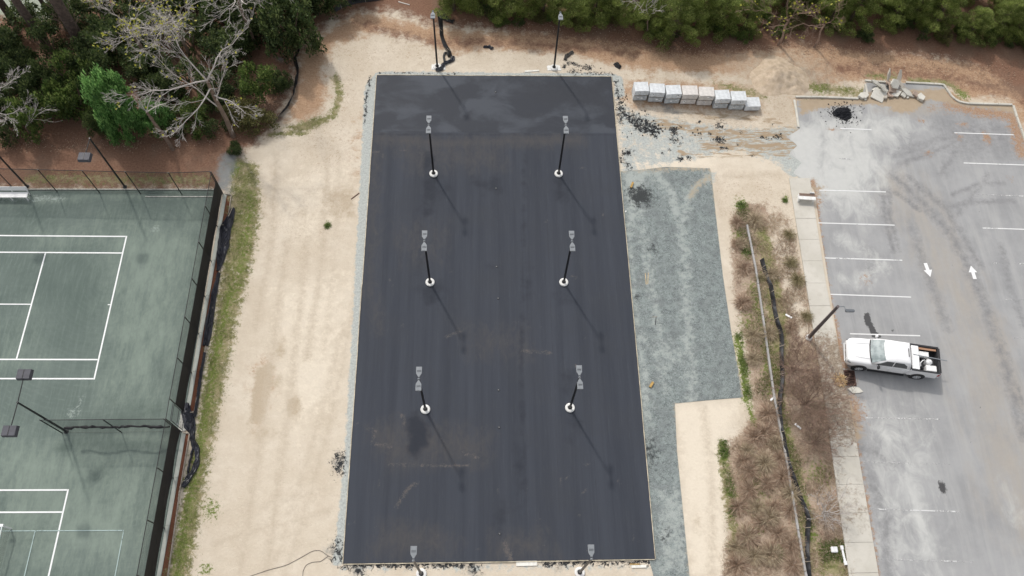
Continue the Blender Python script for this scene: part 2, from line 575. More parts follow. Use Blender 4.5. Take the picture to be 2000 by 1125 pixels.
    mulch = mx(m_poly(P, [(440, 381), (452, 381), (445, 440), (432, 440)], 0.03),
               m_poly(P, [(430, 447), (443, 447), (400, 690), (386, 800), (366, 806), (380, 700)], 0.03),
               m_poly(P, [(358, 847), (370, 847), (350, 965), (328, 1140), (306, 1140), (335, 960)], 0.03))
    bit = mx(m_poly(P, [(1200, 170), (1212, 178), (1222, 215), (1270, 232), (1296, 252), (1280, 266), (1250, 262), (1222, 240), (1202, 215)], 0.35, 0.60),
             m_blob(P, 1317, 254, 0.45, 0.75), m_blob(P, 1318, 270, 0.5, 0.62), m_blob(P, 1406, 273, 0.5, 0.72, 0.35), m_blob(P, 1225, 298, 0.55, 0.72, 0.35),
             m_blob(P, 1210, 312, 0.4, 0.75), m_blob(P, 1228, 324, 0.3, 0.7), m_blob(P, 1520, 268, 0.35, 0.72), m_blob(P, 1405, 245, 0.5, 0.6), m_blob(P, 1330, 310, 0.3, 0.7),
             m_line(P, [(1202, 160), (1208, 190), (1212, 240)], 0.25, 0.6), m_line(P, [(740, 143), (900, 144)], 0.12, 0.5), m_line(P, [(1110, 142), (1195, 144)], 0.2, 0.58),
             m_line(P, [(724, 150), (716, 190), (712, 240)], 0.16, 0.62), m_blob(P, 664, 905, 0.55, 0.68, 0.8), m_blob(P, 660, 1075, 0.5, 0.62, 0.9),
             m_line(P, [(668, 1104), (900, 1104)], 0.25, 0.62), m_line(P, [(1060, 1100), (1280, 1098)], 0.25, 0.62), m_blob(P, 700, 1110, 0.6, 0.6), m_blob(P, 925, 1110, 0.5, 0.6),
             m_line(P, [(1100, 132), (1112, 122), (1150, 135)], 0.22, 0.66), m_blob(P, 1150, 133, 0.4, 0.66), m_blob(P, 1120, 140, 0.35, 0.66))
    for k in range(16):
        bit = mx(bit, m_blob(P, r.uniform(1290, 1540), r.uniform(235, 310), r.uniform(0.12, 0.22), 0.7))
    dry = mx(m_poly(P, [(1440, 395), (1500, 395), (1510, 480), (1560, 660), (1600, 640), (1650, 740), (1640, 860), (1668, 1140), (1405, 1140),
                        (1428, 1000), (1408, 880), (1440, 850), (1470, 810), (1460, 700), (1430, 560), (1425, 470)], 0.5, 0.85),
             m_poly(P, [(1520, 420), (1545, 430), (1610, 660), (1580, 660)], 0.4, 0.55), m_blob(P, 1520, 420, 0.8, 0.6))
    fresh = mx(m_blob(P, 1448, 405, 0.5, 0.8, 0.8), m_blob(P, 1445, 460, 0.5, 0.7, 1.0), m_blob(P, 1458, 492, 0.4, 0.8, 0.7), m_blob(P, 1414, 884, 0.3, 0.85, 0.8),
               m_blob(P, 1430, 965, 0.4, 0.75, 0.6), m_blob(P, 1449, 990, 0.35, 0.75), m_blob(P, 1432, 1065, 0.35, 0.75), m_blob(P, 1517, 1078, 0.5, 0.75), m_blob(P, 1485, 1034, 0.3, 0.75),
               m_line(P, [(1440, 660), (1452, 720), (1458, 780)], 0.4, 0.78), m_line(P, [(1470, 560), (1500, 690), (1500, 760)], .5, .66), m_line(P, [(1530, 800), (1545, 900), (1590, 1050)], .4, .62), m_blob(P, 1600, 925, 1.0, .6), m_blob(P, 1480, 950, .8, .62, 1.2), m_blob(P, 1465, 640, .8, .66, 1.4), m_line(P, [(1505, 690), (1520, 760)], 0.35, 0.72), m_line(P, [(1462, 790), (1474, 830)], 0.25, 0.7),
               m_poly(P, [(1600, 1062), (1645, 1056), (1650, 1095), (1610, 1095)], 0.3, 0.75), m_blob(P, 455, 330, 0.6, 0.72, 0.9), m_blob(P, 640, 438, 0.25, 0.7), m_blob(P, 375, 945, 0.6, 0.7, 0.6),
               m_blob(P, 412, 995, 0.6, 0.66, 0.7), m_line(P, [(452, 560), (420, 700), (392, 860), (362, 1010), (345, 1125)], .5, .62), m_line(P, [(490, 380), (482, 470), (462, 560)], .6, .55), m_blob(P, 350, 1080, 0.5, 0.66, 1.0), m_blob(P, 470, 480, 0.5, 0.6, 1.2), m_blob(P, 1880, 186, 0.6, 0.7), m_blob(P, 1700, 1120, 0.1, 0.1),
               m_blob(P, 1600, 175, 0.7, 0.6), m_blob(P, 1535, 385, 0.25, 0.7), m_blob(P, 402, 1112, 0.4, 0.7))
    damp = mx(m_poly(P, [(1290, 202), (1310, 204), (1330, 222), (1300, 220)], 0.4, 0.8),
              m_poly(P, [(430, 300), (470, 290), (450, 378), (418, 378), (420, 340)], 0.5, 0.75),
              m_poly(P, [(1560, 196), (1680, 194), (1690, 210), (1560, 215)], 0.3, 0.6), m_blob(P, 545, 118, 0.5, 0.5))
    clear = m_poly(P, [(-60, -160), (160, -160), (130, 20), (100, 40), (50, 30), (-60, 40)], 0.8, 0.9)
    dampsand = mx(m_poly(P, [(500, 722), (525, 706), (538, 716), (528, 760), (520, 800), (510, 830), (486, 826), (492, 780)], .35, .95), m_poly(P, [(556, 780), (580, 770), (592, 800), (580, 826), (562, 812)], .35, .8), m_blob(P, 516, 845, 1.0, .6, .6),
                  m_blob(P, 548, 680, .4, .7, .9), m_poly(P, [(620, 370), (700, 355), (704, 420), (690, 440), (640, 425)], .7, .62), m_blob(P, 592, 416, .4, .66), m_blob(P, 515, 418, .4, .6), m_blob(P, 1365, 1020, .5, .5, 1.2), m_blob(P, 540, 745, .5, .6, .6), m_blob(P, 500, 560, .8, .45))
    ruts = np.zeros(len(P))
    for a, c in (((560, 470), (470, 1120)), ((600, 470), (520, 1120)), ((640, 300), (600, 700)), ((665, 300), (632, 700)), ((540, 300), (500, 640)), ((700, 560), (560, 1120)), ((672, 640), (530, 1120)), ((1375, 800), (1390, 1120)), ((1400, 345), (1410, 420)), ((1420, 345), (1520, 340)), ((640, 1000), (420, 1060)), ((640, 960), (420, 1010))):
        mid = ((a[0] + c[0]) / 2 + r.uniform(-14, 14), (a[1] + c[1]) / 2)
        ruts = mx(ruts, m_line(P, [a, mid, c], .3, r.uniform(.42, .6)))
    flecks = mx(m_poly(P, [(560, 260), (600, 90), (700, 40), (880, 80), (1120, 100), (1240, 130), (1560, 170), (1560, 300), (1230, 220), (1200, 140), (720, 140), (700, 330), (600, 360)], 1.5, .8), m_poly(P, [(1390, 330), (1540, 345), (1570, 480), (1600, 640), (1540, 640), (1500, 430), (1400, 420)], 1.0, .75), m_poly(P, [(500, 340), (700, 330), (690, 480), (560, 520), (490, 480)], 2, .45))
    ruts = mx(ruts, m_blob(P, 1522, 158, 3.4, .95, 2.6), m_poly(P, [(1500, 180), (1545, 185), (1560, 250), (1500, 240)], .8, .8))
    greasy = mx(m_blob(P, 655, 1075, .6, .75, .45), m_blob(P, 664, 905, .5, .75, .7), m_blob(P, 700, 1112, .5, .8, .5), m_blob(P, 925, 1112, .6, .7, .5), m_line(P, [(640, 1075), (668, 1070)], .2, .7), m_blob(P, 1090, 1108, .4, .6))
    return {'mask_d': rgba(dampsand, ruts, greasy, flecks), 'mask_a': rgba(litter, soil, grass, dust), 'mask_b': rgba(bit, mudt, pale, mulch), 'mask_c': rgba(dry, fresh, damp, clear)}

xs = np.concatenate([[-500, -250, -120, -70, -50], np.arange(-42, 50, 0.16), [52, 70, 120, 250, 500]])
ys = np.concatenate([[-400, -150, -50, -10, 0], np.arange(3, 62, 0.16), [64, 80, 130, 300, 700]])
ground = link_mesh('ground', grid_sheet('ground', xs, ys, 0.0, ground_material(), ground_masks))
tag(ground, 'pale sandy ground with brown leaf litter towards the woods', kind='structure')

def concrete(name, col, stain=(0.25, 0.22, 0.18)):
    m, nt, b, out = new_mat(name)
    N = NT(nt)
    nF, nX, nL = N.noise(2.5, 8, 0.72), N.noise(30, 3, 0.7), N.noise(0.6, 5, 0.6)
    c = N.mix(N.step(nL, 0.3, 0.7), tuple(x * .86 for x in col), tuple(min(1, x * 1.1) for x in col))
    c = N.mix(N.step(nF, 0.5, 0.75, 0, 0.45), c, stain)
    c = N.mix(N.step(nX, 0.5, 0.8, 0, 0.3), c, tuple(x * .7 for x in col))
    nt.links.new(c, b.inputs['Base Color'])
    b.inputs['Roughness'].default_value = 0.9
    b.inputs['Specular IOR Level'].default_value = 0.25
    nt.links.new(N.bump(nX, 0.3, 0.02), b.inputs['Normal'])
    return m
# ---------------------------------------------------------------- gravel bed
def gravel_material():
    m, nt, b, out = new_mat('crushed_stone')
    N = NT(nt)
    A = N.attr('mask_a')
    nF, nX = N.noise(6, 6, 0.75), N.noise(20, 3, 0.75)
    v = N.voro(22.0, out='Color')
    sp = N.n('ShaderNodeSeparateColor')
    nt.links.new(v, sp.inputs[0])
    st = N.mix(N.step(sp.outputs[0], 0.15, 0.9), (0.13, 0.155, 0.152), (0.36, 0.395, 0.38))
    st = N.mix(N.step(nF, 0.35, 0.7, 0, 0.75), st, (0.145, 0.168, 0.172))
    st = N.mix(N.step(N.noise(2.2, 8, .8), 0.42, 0.60, 0, 0.8), st, (0.33, 0.375, 0.36))
    st = N.mix(N.step(N.noise(11, 6, .8), 0.52, 0.66, 0, 0.8), st, (0.46, 0.50, 0.48))
    st = N.mix(N.step(nX, 0.55, 0.75, 0, 0.55), st, (0.40, 0.435, 0.425))
    st = N.mix(N.step(N.noise(0.8, 4, 0.6), 0.4, 0.7, 0, 0.5), st, (0.19, 0.205, 0.205))
    pale = N.mix(nX, (0.36, 0.40, 0.38), (0.52, 0.55, 0.52))
    col = N.layer(st, A[0], N.noise(1.8, 8, 0.75), 1.1, 0.3, pale)
    col = N.layer(col, A[1], N.noise(2.5, 8, 0.8), 1.0, 0.2, N.mix(nX, (0.035, 0.04, 0.042), (0.09, 0.095, 0.095)))
    col = N.layer(col, A[2], N.noise(2.5, 8, 0.8), 1.0, 0.25, N.mix(nF, (0.42, 0.36, 0.27), (0.55, 0.48, 0.37)))
    nt.links.new(col, b.inputs['Base Color'])
    b.inputs['Roughness'].default_value = 0.95
    b.inputs['Specular IOR Level'].default_value = 0.2
    nt.links.new(N.bump(N.math('ADD', N.voro(22.0), N.math('MULTIPLY', nF, 0.8)), 0.8, 0.08), b.inputs['Normal'])
    return m

def gravel_masks(P):
    pale = mx(m_line(P, [(1390, 340), (1345, 375), (1332, 440), (1345, 700), (1350, 780)], 0.5, 0.58),
              m_line(P, [(1285, 345), (1310, 380), (1322, 420)], 0.5, 0.7), m_line(P, [(1240, 370), (1270, 540), (1300, 760)], 0.5, 0.5),
              m_poly(P, [(1212, 330), (1275, 330), (1260, 370), (1232, 480), (1250, 640), (1275, 780), (1262, 900), (1222, 400)], 0.6, 0.75),
              m_poly(P, [(1280, 950), (1340, 950), (1350, 1125), (1285, 1125)], 0.8, 0.6), m_blob(P, 1300, 690, 1.4, 0.6, 1.2))
    dark = mx(m_blob(P, 1250, 383, 0.95, 0.95, 0.9), m_blob(P, 1276, 487, 0.4, 0.66, 0.6), m_blob(P, 1245, 580, 0.3, 0.66), m_blob(P, 1268, 880, 0.7, 0.6, 1.4), m_blob(P, 1300, 1040, 0.6, 0.55), m_blob(P, 1247, 548, 0.15, 0.7))
    sandy = mx(m_line(P, [(1385, 345), (1360, 365), (1348, 385)], 0.3, 0.66), m_line(P, [(1320, 790), (1350, 1125)], 0.2, 0.55), m_line(P, [(1388, 330), (1452, 780)], 0.15, 0.6), m_line(P, [(1215, 332), (1388, 330)], 0.3, 0.6))
    return {'mask_a': rgba(pale, dark, sandy)}
grav = [(1205, 335), (1250, 332), (1300, 326), (1388, 329), (1398, 420), (1412, 540), (1430, 660), (1452, 776), (1380, 782), (1318, 788), (1322, 880), (1332, 980), (1348, 1140), (1280, 1140), (1262, 1070)]
gv = link_mesh('gravel_bed', poly_sheet('gravel_bed', pxs(grav), 0.2, 0.02, gravel_material(), gravel_masks))
tag(gv, 'grey crushed stone bed along the new asphalt pad', kind='structure')

# ---------------------------------------------------------------- asphalt pad
PX0, PX1, PY0, PY1, PZ = -8.64, 10.68, 6.54, 44.75, 0.07
def pad_material():
    m, nt, b, out = new_mat('new_asphalt')
    N = NT(nt)
    A = N.attr('mask_a')
    nF, nX, nL = N.noise(3.0, 7, 0.7), N.noise(28, 3, 0.7), N.noise(0.3, 5, 0.6)
    lanes = N.noise(1.0, 4, 0.6, N.map(N.co, (1.1, 0.035, 1)))
    col = N.mix(N.step(lanes, 0.3, 0.7), (0.031, 0.036, 0.048), (0.045, 0.051, 0.065))
    # seams between the paver's passes
    wv = N.math('ABSOLUTE', N.math('SUBTRACT', N.math('FRACT', N.math('DIVIDE', N.math('ADD', N.math('ADD', N.n('ShaderNodeSeparateXYZ').outputs[0], 0.0), 0.0), 2.42)), 0.5))
    sx = [n for n in nt.nodes if n.bl_idname == 'ShaderNodeSeparateXYZ'][0]
    nt.links.new(N.co, sx.inputs[0])
    seam = N.math('MULTIPLY', N.step(wv, 0.485, 0.5), N.step(N.noise(0.5, 4, 0.7), 0.4, 0.65))
    col = N.mix(N.math('MULTIPLY', seam, 0.55), col, (0.028, 0.030, 0.037))
    col = N.mix(N.step(nL, 0.4, 0.7, 0, 0.5), col, (0.040, 0.044, 0.053))
    fine = N.noise(1.0, 4, 0.75, N.map(N.co, (9.0, 0.5, 1)))
    col = N.mix(N.step(fine, 0.5, 0.8, 0, 0.35), col, (0.072, 0.076, 0.085))
    col = N.mix(N.step(nX, 0.4, 0.8, 0, 0.35), col, (0.026, 0.028, 0.035))
    # dust
    col = N.layer(col, A[0], N.noise(1.7, 8, 0.8, N.map(N.co, (1, .45, 1)), 1.0), 1.0, 0.55, N.mix(nF, (0.050, 0.050, 0.054), (0.074, 0.069, 0.068)))
    col = N.layer(col, A[3], N.noise(5, 8, 0.8, None, 1.0), 1.3, 0.3, N.mix(nF, (0.085, 0.076, 0.071), (0.125, 0.11, 0.10)))
    # fresh, damp darker asphalt; dark blobs by the woods also paint in tree shade
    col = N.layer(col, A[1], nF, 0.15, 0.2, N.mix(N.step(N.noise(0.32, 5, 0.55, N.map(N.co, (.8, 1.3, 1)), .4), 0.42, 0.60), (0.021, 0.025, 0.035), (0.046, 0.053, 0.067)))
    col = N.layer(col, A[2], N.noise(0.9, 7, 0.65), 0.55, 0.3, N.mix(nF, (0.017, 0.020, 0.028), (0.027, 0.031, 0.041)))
    nt.links.new(col, b.inputs['Base Color'])
    nt.links.new(N.step(N.math('ADD', A[1], N.math('MULTIPLY', nF, 0.2)), 0.1, 1.2, 0.85, 0.62), b.inputs['Roughness'])
    b.inputs['Specular IOR Level'].default_value = 0.35
    nt.links.new(N.bump(N.math('ADD', nX, N.math('MULTIPLY', nF, 0.5)), 0.25, 0.02), b.inputs['Normal'])
    return m

def pad_masks(P):
    dust = mx(m_line(P, [(745, 272), (850, 282), (1000, 276), (1130, 275)], 0.6, 0.72), m_poly(P, [(760, 280), (980, 278), (990, 330), (800, 340)], 1.0, 0.5),
              m_poly(P, [(720, 840), (790, 815), (960, 850), (950, 905), (760, 912), (725, 868)], 1.0, 0.62), m_poly(P, [(740, 1020), (840, 1030), (900, 1060), (880, 1090), (720, 1085)], 0.8, 0.62),
              m_poly(P, [(960, 1040), (1060, 1040), (1090, 1090), (960, 1090)], 0.8, 0.6), m_poly(P, [(900, 640), (1030, 640), (1040, 700), (920, 700)], 1.2, 0.45),
              m_line(P, [(735, 300), (720, 560), (740, 640)], 0.6, 0.45), m_poly(P, [(760, 430), (880, 430), (870, 520), (780, 520)], 1.0, 0.35))
    r = random.Random(11)
    scr = mx(m_line(P, [(720, 838), (735, 842), (726, 866)], 0.1, 0.55), m_line(P, [(735, 868), (765, 874)], 0.1, 0.6), m_line(P, [(758, 908), (915, 910)], 0.09, 0.58),
             m_line(P, [(775, 990), (800, 950), (815, 945)], 0.12, 0.58), m_line(P, [(905, 885), (935, 895)], 0.1, 0.55), m_line(P, [(985, 1060), (998, 1095)], 0.2, 0.6), m_line(P, [(870, 660), (905, 645)], 0.1, 0.5),
             m_line(P, [(1020, 685), (1075, 690)], 0.12, 0.55), m_line(P, [(785, 810), (790, 830)], 0.1, 0.6), m_line(P, [(1020, 120), (1100, 160)], 0.1, 0.3), m_line(P, [(740, 168), (1190, 168)], 0.1, 0.3))
    for k in range(46):
        u, v = r.uniform(690, 1250), r.choice([r.uniform(280, 1080), r.uniform(900, 1085)])
        a, L = r.uniform(0, 6.28), r.uniform(4, 16)
        scr = mx(scr, m_line(P, [(u, v), (u + L * math.cos(a), v + L * math.sin(a))], 0.07, r.uniform(0.35, 0.6)))
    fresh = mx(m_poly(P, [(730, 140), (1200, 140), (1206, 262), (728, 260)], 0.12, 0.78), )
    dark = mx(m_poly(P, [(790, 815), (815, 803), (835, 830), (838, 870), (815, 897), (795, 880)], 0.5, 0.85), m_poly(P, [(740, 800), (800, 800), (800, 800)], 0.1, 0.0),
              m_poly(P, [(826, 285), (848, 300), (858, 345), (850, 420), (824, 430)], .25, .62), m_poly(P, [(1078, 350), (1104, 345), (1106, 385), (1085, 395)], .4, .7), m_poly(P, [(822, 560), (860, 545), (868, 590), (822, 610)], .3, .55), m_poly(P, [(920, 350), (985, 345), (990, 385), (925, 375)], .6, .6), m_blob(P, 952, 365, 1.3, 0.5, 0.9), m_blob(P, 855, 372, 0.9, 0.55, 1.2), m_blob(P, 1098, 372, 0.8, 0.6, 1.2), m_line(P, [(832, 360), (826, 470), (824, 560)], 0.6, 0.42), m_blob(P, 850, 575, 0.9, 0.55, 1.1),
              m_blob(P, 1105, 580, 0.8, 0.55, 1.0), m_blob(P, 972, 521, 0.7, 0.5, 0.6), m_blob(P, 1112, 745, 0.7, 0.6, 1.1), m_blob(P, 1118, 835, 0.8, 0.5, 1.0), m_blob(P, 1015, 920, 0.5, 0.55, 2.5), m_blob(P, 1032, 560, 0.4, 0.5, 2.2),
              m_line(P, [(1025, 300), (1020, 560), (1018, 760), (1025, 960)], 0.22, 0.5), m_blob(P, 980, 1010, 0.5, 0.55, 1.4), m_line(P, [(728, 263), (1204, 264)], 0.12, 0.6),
              m_poly(P, [(1020, 150), (1195, 152), (1200, 230), (1120, 215), (1060, 205), (1010, 180)], 1.6, 0.85), m_blob(P, 790, 200, 2.2, 0.62, 0.9), m_blob(P, 760, 165, 1.6, 0.66, 0.8), m_blob(P, 950, 160, 1.6, 0.62, 0.7), m_blob(P, 1040, 225, 1.2, 0.6, 0.8), m_line(P, [(960, 290), (962, 420)], 0.15, 0.3))  # blobs at the woods end: damp patches with soft tree shadows painted in
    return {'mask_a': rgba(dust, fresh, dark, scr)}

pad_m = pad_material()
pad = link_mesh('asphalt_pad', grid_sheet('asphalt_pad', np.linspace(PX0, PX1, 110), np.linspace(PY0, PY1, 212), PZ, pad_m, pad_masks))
tag(pad, 'dark new asphalt pad for courts, edged with pale boards', kind='structure')
asph_edge = plain('asphalt_side', (0.03, 0.03, 0.033), 0.9)
b = MB()
t = 0.05
b.box(((PX0 + PX1) / 2, (PY0 + PY1) / 2, PZ / 2 - 0.004), (PX1 - PX0 - 0.02, PY1 - PY0 - 0.02, PZ - 0.008))
b.build('base_course', asph_edge, pad)
edge_wood = plain('form_board_wood', (0.50, 0.44, 0.33), 0.8, var=0.35, scale=2.0)
r = random.Random(5)
def edging(p0, p1):
    p0, p1 = Vector(p0), Vector(p1)
    L = (p1 - p0).length
    n = max(1, round(L / 4.8))
    for i in range(n):
        a, c = p0.lerp(p1, i / n), p0.lerp(p1, (i + 1) / n)
        d = (c - a).normalized() * 0.012
        j = Vector((r.uniform(-.012, .012), r.uniform(-.012, .012), 0))
        q = MB()
        q.beam(a + d + j, c - d + j, 0.045, 0.09)
        q.build('edge_board', edge_wood, pad)
ez = 0.046
edging((PX0 - .035, PY0, ez), (PX0 - .035, PY1, ez))
edging((PX1 + .035, PY0, ez), (PX1 + .035, PY1, ez))
edging((PX0, PY1 + .035, ez), (PX1, PY1 + .035, ez))
edging((PX0, PY0 - .035, ez), (PX1, PY0 - .035, ez))

# ---------------------------------------------------------------- clay tennis courts
def clay_material():
    m, nt, b, out = new_mat('green_clay')
    N = NT(nt)
    A = N.attr('mask_a')
    nF, nX, nL = N.noise(2.4, 8, 0.7), N.noise(22, 3, 0.7), N.noise(0.22, 6, 0.65)
    br1 = N.noise(1.0, 5, 0.7, N.map(N.co, (5.0, 0.35, 1), (0, 0, 0.12)))
    br2 = N.noise(1.0, 5, 0.7, N.map(N.co, (0.4, 4.0, 1), (0, 0, 0.25)), 0.4)
    col = N.mix(N.step(nL, 0.3, 0.7), (0.103, 0.132, 0.118), (0.138, 0.170, 0.153))
    col = N.mix(N.step(br1, 0.42, 0.75, 0, 0.55), col, (0.18, 0.22, 0.195))
    col = N.mix(N.step(br2, 0.48, 0.75, 0, 0.42), col, (0.10, 0.128, 0.118))
    col = N.mix(N.step(nF, 0.5, 0.75, 0, 0.4), col, (0.16, 0.20, 0.17))
    pale = N.mix(nF, (0.18, 0.225, 0.192), (0.25, 0.295, 0.25))
    col = N.layer(col, A[0], N.noise(0.9, 8, 0.75, N.map(N.co, (1.6, 0.5, 1), (0, 0, .1))), 1.0, 0.55, pale)
    # broom circles
    wv = N.n('ShaderNodeTexWave')
    wv.wave_type = 'RINGS'
    wv.rings_direction = 'Z'
    nt.links.new(N.map(N.co, (1, 1, 0.0001), (0, 0, 0), (26.5, -26.0, 0)), wv.inputs['Vector'])
    wv.inputs['Scale'].default_value = 0.9
    wv.inputs['Distortion'].default_value = 2.0
    wv.inputs['Detail'].default_value = 3
    col = N.mix(N.math('MULTIPLY', N.step(wv.outputs['Fac'], 0.55, 1.0), N.step(nF, 0.4, 0.7, 0, 0.22)), col, (0.21, 0.265, 0.23))
    col = N.layer(col, A[1], nF, 0.7, 0.5, N.mix(nX, (0.078, 0.104, 0.092), (0.105, 0.135, 0.118)))
    col = N.layer(col, A[2], N.noise(4, 8, 0.8), 1.2, 0.3, N.mix(nF, (0.30, 0.36, 0.33), (0.42, 0.46, 0.42)))
    col = N.mix(N.step(nX, 0.55, 0.8, 0, 0.3), col, (0.21, 0.25, 0.21))
    nt.links.new(col, b.inputs['Base Color'])
    b.inputs['Roughness'].default_value = 0.95
    b.inputs['Specular IOR Level'].default_value = 0.15
    nt.links.new(N.bump(nX, 0.2, 0.02), b.inputs['Normal'])
    return m

def clay_masks(P):
    pale = mx(m_poly(P, [(200, 420), (330, 440), (400, 380), (390, 480), (340, 700), (300, 800), (200, 790), (210, 640)], 2.0, 0.62), m_poly(P, [(60, 440), (200, 440), (200, 490), (60, 490)], 1.0, 0.4),
              m_poly(P, [(0, 850), (300, 860), (320, 980), (250, 1125), (-50, 1125)], 2.0, 0.62), m_line(P, [(230, 853), (320, 860)], 0.35, 0.72), m_line(P, [(0, 395), (90, 392), (180, 384), (380, 378)], 0.35, 0.55), m_poly(P, [(0, 640), (60, 600), (80, 700), (0, 720)], 2, 0.45))
    dark = mx(m_poly(P, [(95, 500), (235, 500), (190, 700), (40, 700)], 2.5, 0.30), m_blob(P, 125, 875, 0.5, 0.75, 0.4), m_line(P, [(200, 832), (310, 800)], 0.5, 0.5), m_line(P, [(90, 376), (400, 378)], 0.2, 0.62), m_blob(P, 275, 795, 0.8, 0.55, 0.4),
              m_line(P, [(150, 870), (300, 868)], 0.5, 0.42), m_blob(P, 195, 925, 1.0, 0.45), m_blob(P, 60, 1060, 1.6, 0.4, 2.0))
    spl = mx(m_blob(P, 142, 806, 0.4, 0.55, 0.3), m_line(P, [(165, 770), (150, 800)], 0.12, 0.5), m_blob(P, 302, 447, 0.3, 0.5), m_line(P, [(0, 388), (120, 388)], 0.3, 0.55))
    return {'mask_a': rgba(pale, dark, spl)}
CZ = 0.02
CX1, CY1 = -19.7, 33.62
clay = link_mesh('tennis_court', grid_sheet('tennis_court', np.arange(-50, CX1 + .01, 0.25), np.linspace(-6, CY1, 160), CZ, clay_material(), clay_masks))
tag(clay, 'green clay tennis courts with white lines behind the fence', kind='structure')

def paint_material(name, col, keep=0.5, base_rough=0.6):
    """worn paint: where it has come off the ground shows through"""
    m, nt, b, out = new_mat(name)
    N = NT(nt)
    n1 = N.noise(3.5, 8, 0.75)
    n2 = N.noise(0.5, 3, 0.5)
    x = N.math('ADD', N.math('MULTIPLY', n1, 0.8), N.math('MULTIPLY', n2, 0.7))
    keepf = N.step(x, 0.75 - keep * 0.5, 0.95 - keep * 0.5)
    nt.links.new(N.mix(n1, tuple(c * 0.85 for c in col), col), b.inputs['Base Color'])
    b.inputs['Roughness'].default_value = base_rough
    tr = nt.nodes.new('ShaderNodeBsdfTransparent')
    mxs = nt.nodes.new('ShaderNodeMixShader')
    nt.links.new(keepf, mxs.inputs[0])
    nt.links.new(tr.outputs[0], mxs.inputs[1])
    nt.links.new(b.outputs[0], mxs.inputs[2])
    nt.links.new(mxs.outputs[0], out.inputs[0])
    return m
line_white = paint_material('court_tape', (0.82, 0.83, 0.82), 0.9)
line_teal = paint_material('faint_teal_line', (0.36, 0.46, 0.44), 0.45)

def ground_line(name, a, c, w, z, mat, parent):
    a, c = Vector((a[0], a[1], z)), Vector((c[0], c[1], z))
    q = MB()
    q.beam(a, c, w, 0.006)
    return q.build(name, mat, parent)

# upper court: its east baseline fits the regulation 10.97 m
A_ = px(247, 462, CZ); B_ = px(184, 740, CZ)
dn = (B_ - A_).normalized()
up_x = Vector((dn.y, -dn.x, 0))
if up_x.x < 0: up_x = -up_x
LZ = CZ + 0.006
def court(o, dn, ex, wdt, name_mat, west=24.0):
    """o: north-east corner of the doubles court; dn: along the baseline southwards; ex: eastwards"""
    def p(s, t): return o + dn * t - ex * s
    LW = 0.1
    ground_line('baseline', p(0, -.05), p(0, 10.97 + .05), LW, LZ, name_mat, clay)
    for t_ in (0.0, 1.372, 9.598, 10.97):
        ground_line('sideline', p(0.06, t_), p(west, t_), LW, LZ + 0.007, name_mat, clay)
    ground_line('service_line', p(5.485, 1.43), p(5.485, 9.54), LW, LZ, name_mat, clay)
    ground_line('centre_service_line', p(5.54, 5.485), p(west, 5.485), LW * .8, LZ + 0.007, name_mat, clay)
    ground_line('centre_mark', p(0.06, 5.485), p(0.22, 5.485), 0.06, LZ, name_mat, clay)
court(A_, dn, up_x, 10.97, line_white)
court(px(133, 957, CZ), dn, up_x, 10.97, line_white, west=20.0)
# faint lines of a smaller court laid over the lower one
k0 = px(242, 1036, CZ)
def kp(s, t): return k0 + dn * t - up_x * s
ground_line('faint_sideline', kp(0, 0), kp(14, 0), 0.06, LZ + .014, line_teal, clay)
ground_line('faint_baseline', kp(0, .04), kp(0, 6.1), 0.06, LZ + .014, line_teal, clay)
ground_line('faint_service_line', kp(5.4, .04), kp(5.4, 6.1), 0.06, LZ + .021, line_teal, clay)
# pale kerb boards round the courts
kerb_wood = plain('court_kerb', (0.45, 0.44, 0.40), 0.85, var=0.3)
for i in range(8):
    x1 = CX1 - 0.6 - i * 3.05
    q = MB(); q.box((x1 - 1.52, CY1 + 0.06, 0.04), (3.03, 0.09, 0.10)); q.build('kerb_board', kerb_wood, clay)
q = MB(); q.box((-22.6, 33.05, 0.045), (5.4, 0.07, 0.05)); q.build('kerb_board', kerb_wood, clay)

edge_strip = concrete('court_edge_concrete', (0.37, 0.385, 0.345), (0.22, 0.24, 0.21))
def fence_x(y): return -19.57 - (33.3 - y) * 0.0115
for ya, yb in ((33.3, 16.3), (14.9, 0.0)):
    n = round((ya - yb) / 2.8)
    for i in range(n):
        y0, y1 = ya + (yb - ya) * i / n, ya + (yb - ya) * (i + 1) / n + .02
        q = MB(); q.prism([(fence_x(y1) + .02, y1), (fence_x(y1) + .29, y1), (fence_x(y0) + .29, y0), (fence_x(y0) + .02, y0)], -.02, .05 + r.uniform(-.004, .004)); q.build('edge_slab', edge_strip, clay)

# ---------------------------------------------------------------- mulch edging by the courts
mulch_wood = plain('bed_edging', (0.40, 0.35, 0.29), 0.85, var=0.3)
for run in ([(440, 380), (452.5, 381), (444, 441), (431, 440)], [(444, 447), (424, 560), (400, 690), (380, 806), (366, 806)], [(358, 846), (371, 847), (352, 960), (328, 1130)]):
    pts = pxs(run)
    be = thing('bed_edging', {440: 'pale edging boards of the short mulch bed at the court corner', 444: 'long pale edging boards of the mulch bed above the gate', 358: 'edging boards of the mulch bed below the gate'}[run[0][0]], 'edging', (pts[0].x, pts[0].y, 0), group='edging of the mulch beds')
    for a, c in zip(pts[:-1], pts[1:]):
        q = MB(); d = (c - a).normalized() * 0.03
        q.beam(a + d + Vector((0, 0, .06)), c - d + Vector((0, 0, .06)), 0.06, 0.12)
        q.build('board', mulch_wood, be, origin=(pts[0].x, pts[0].y, 0))

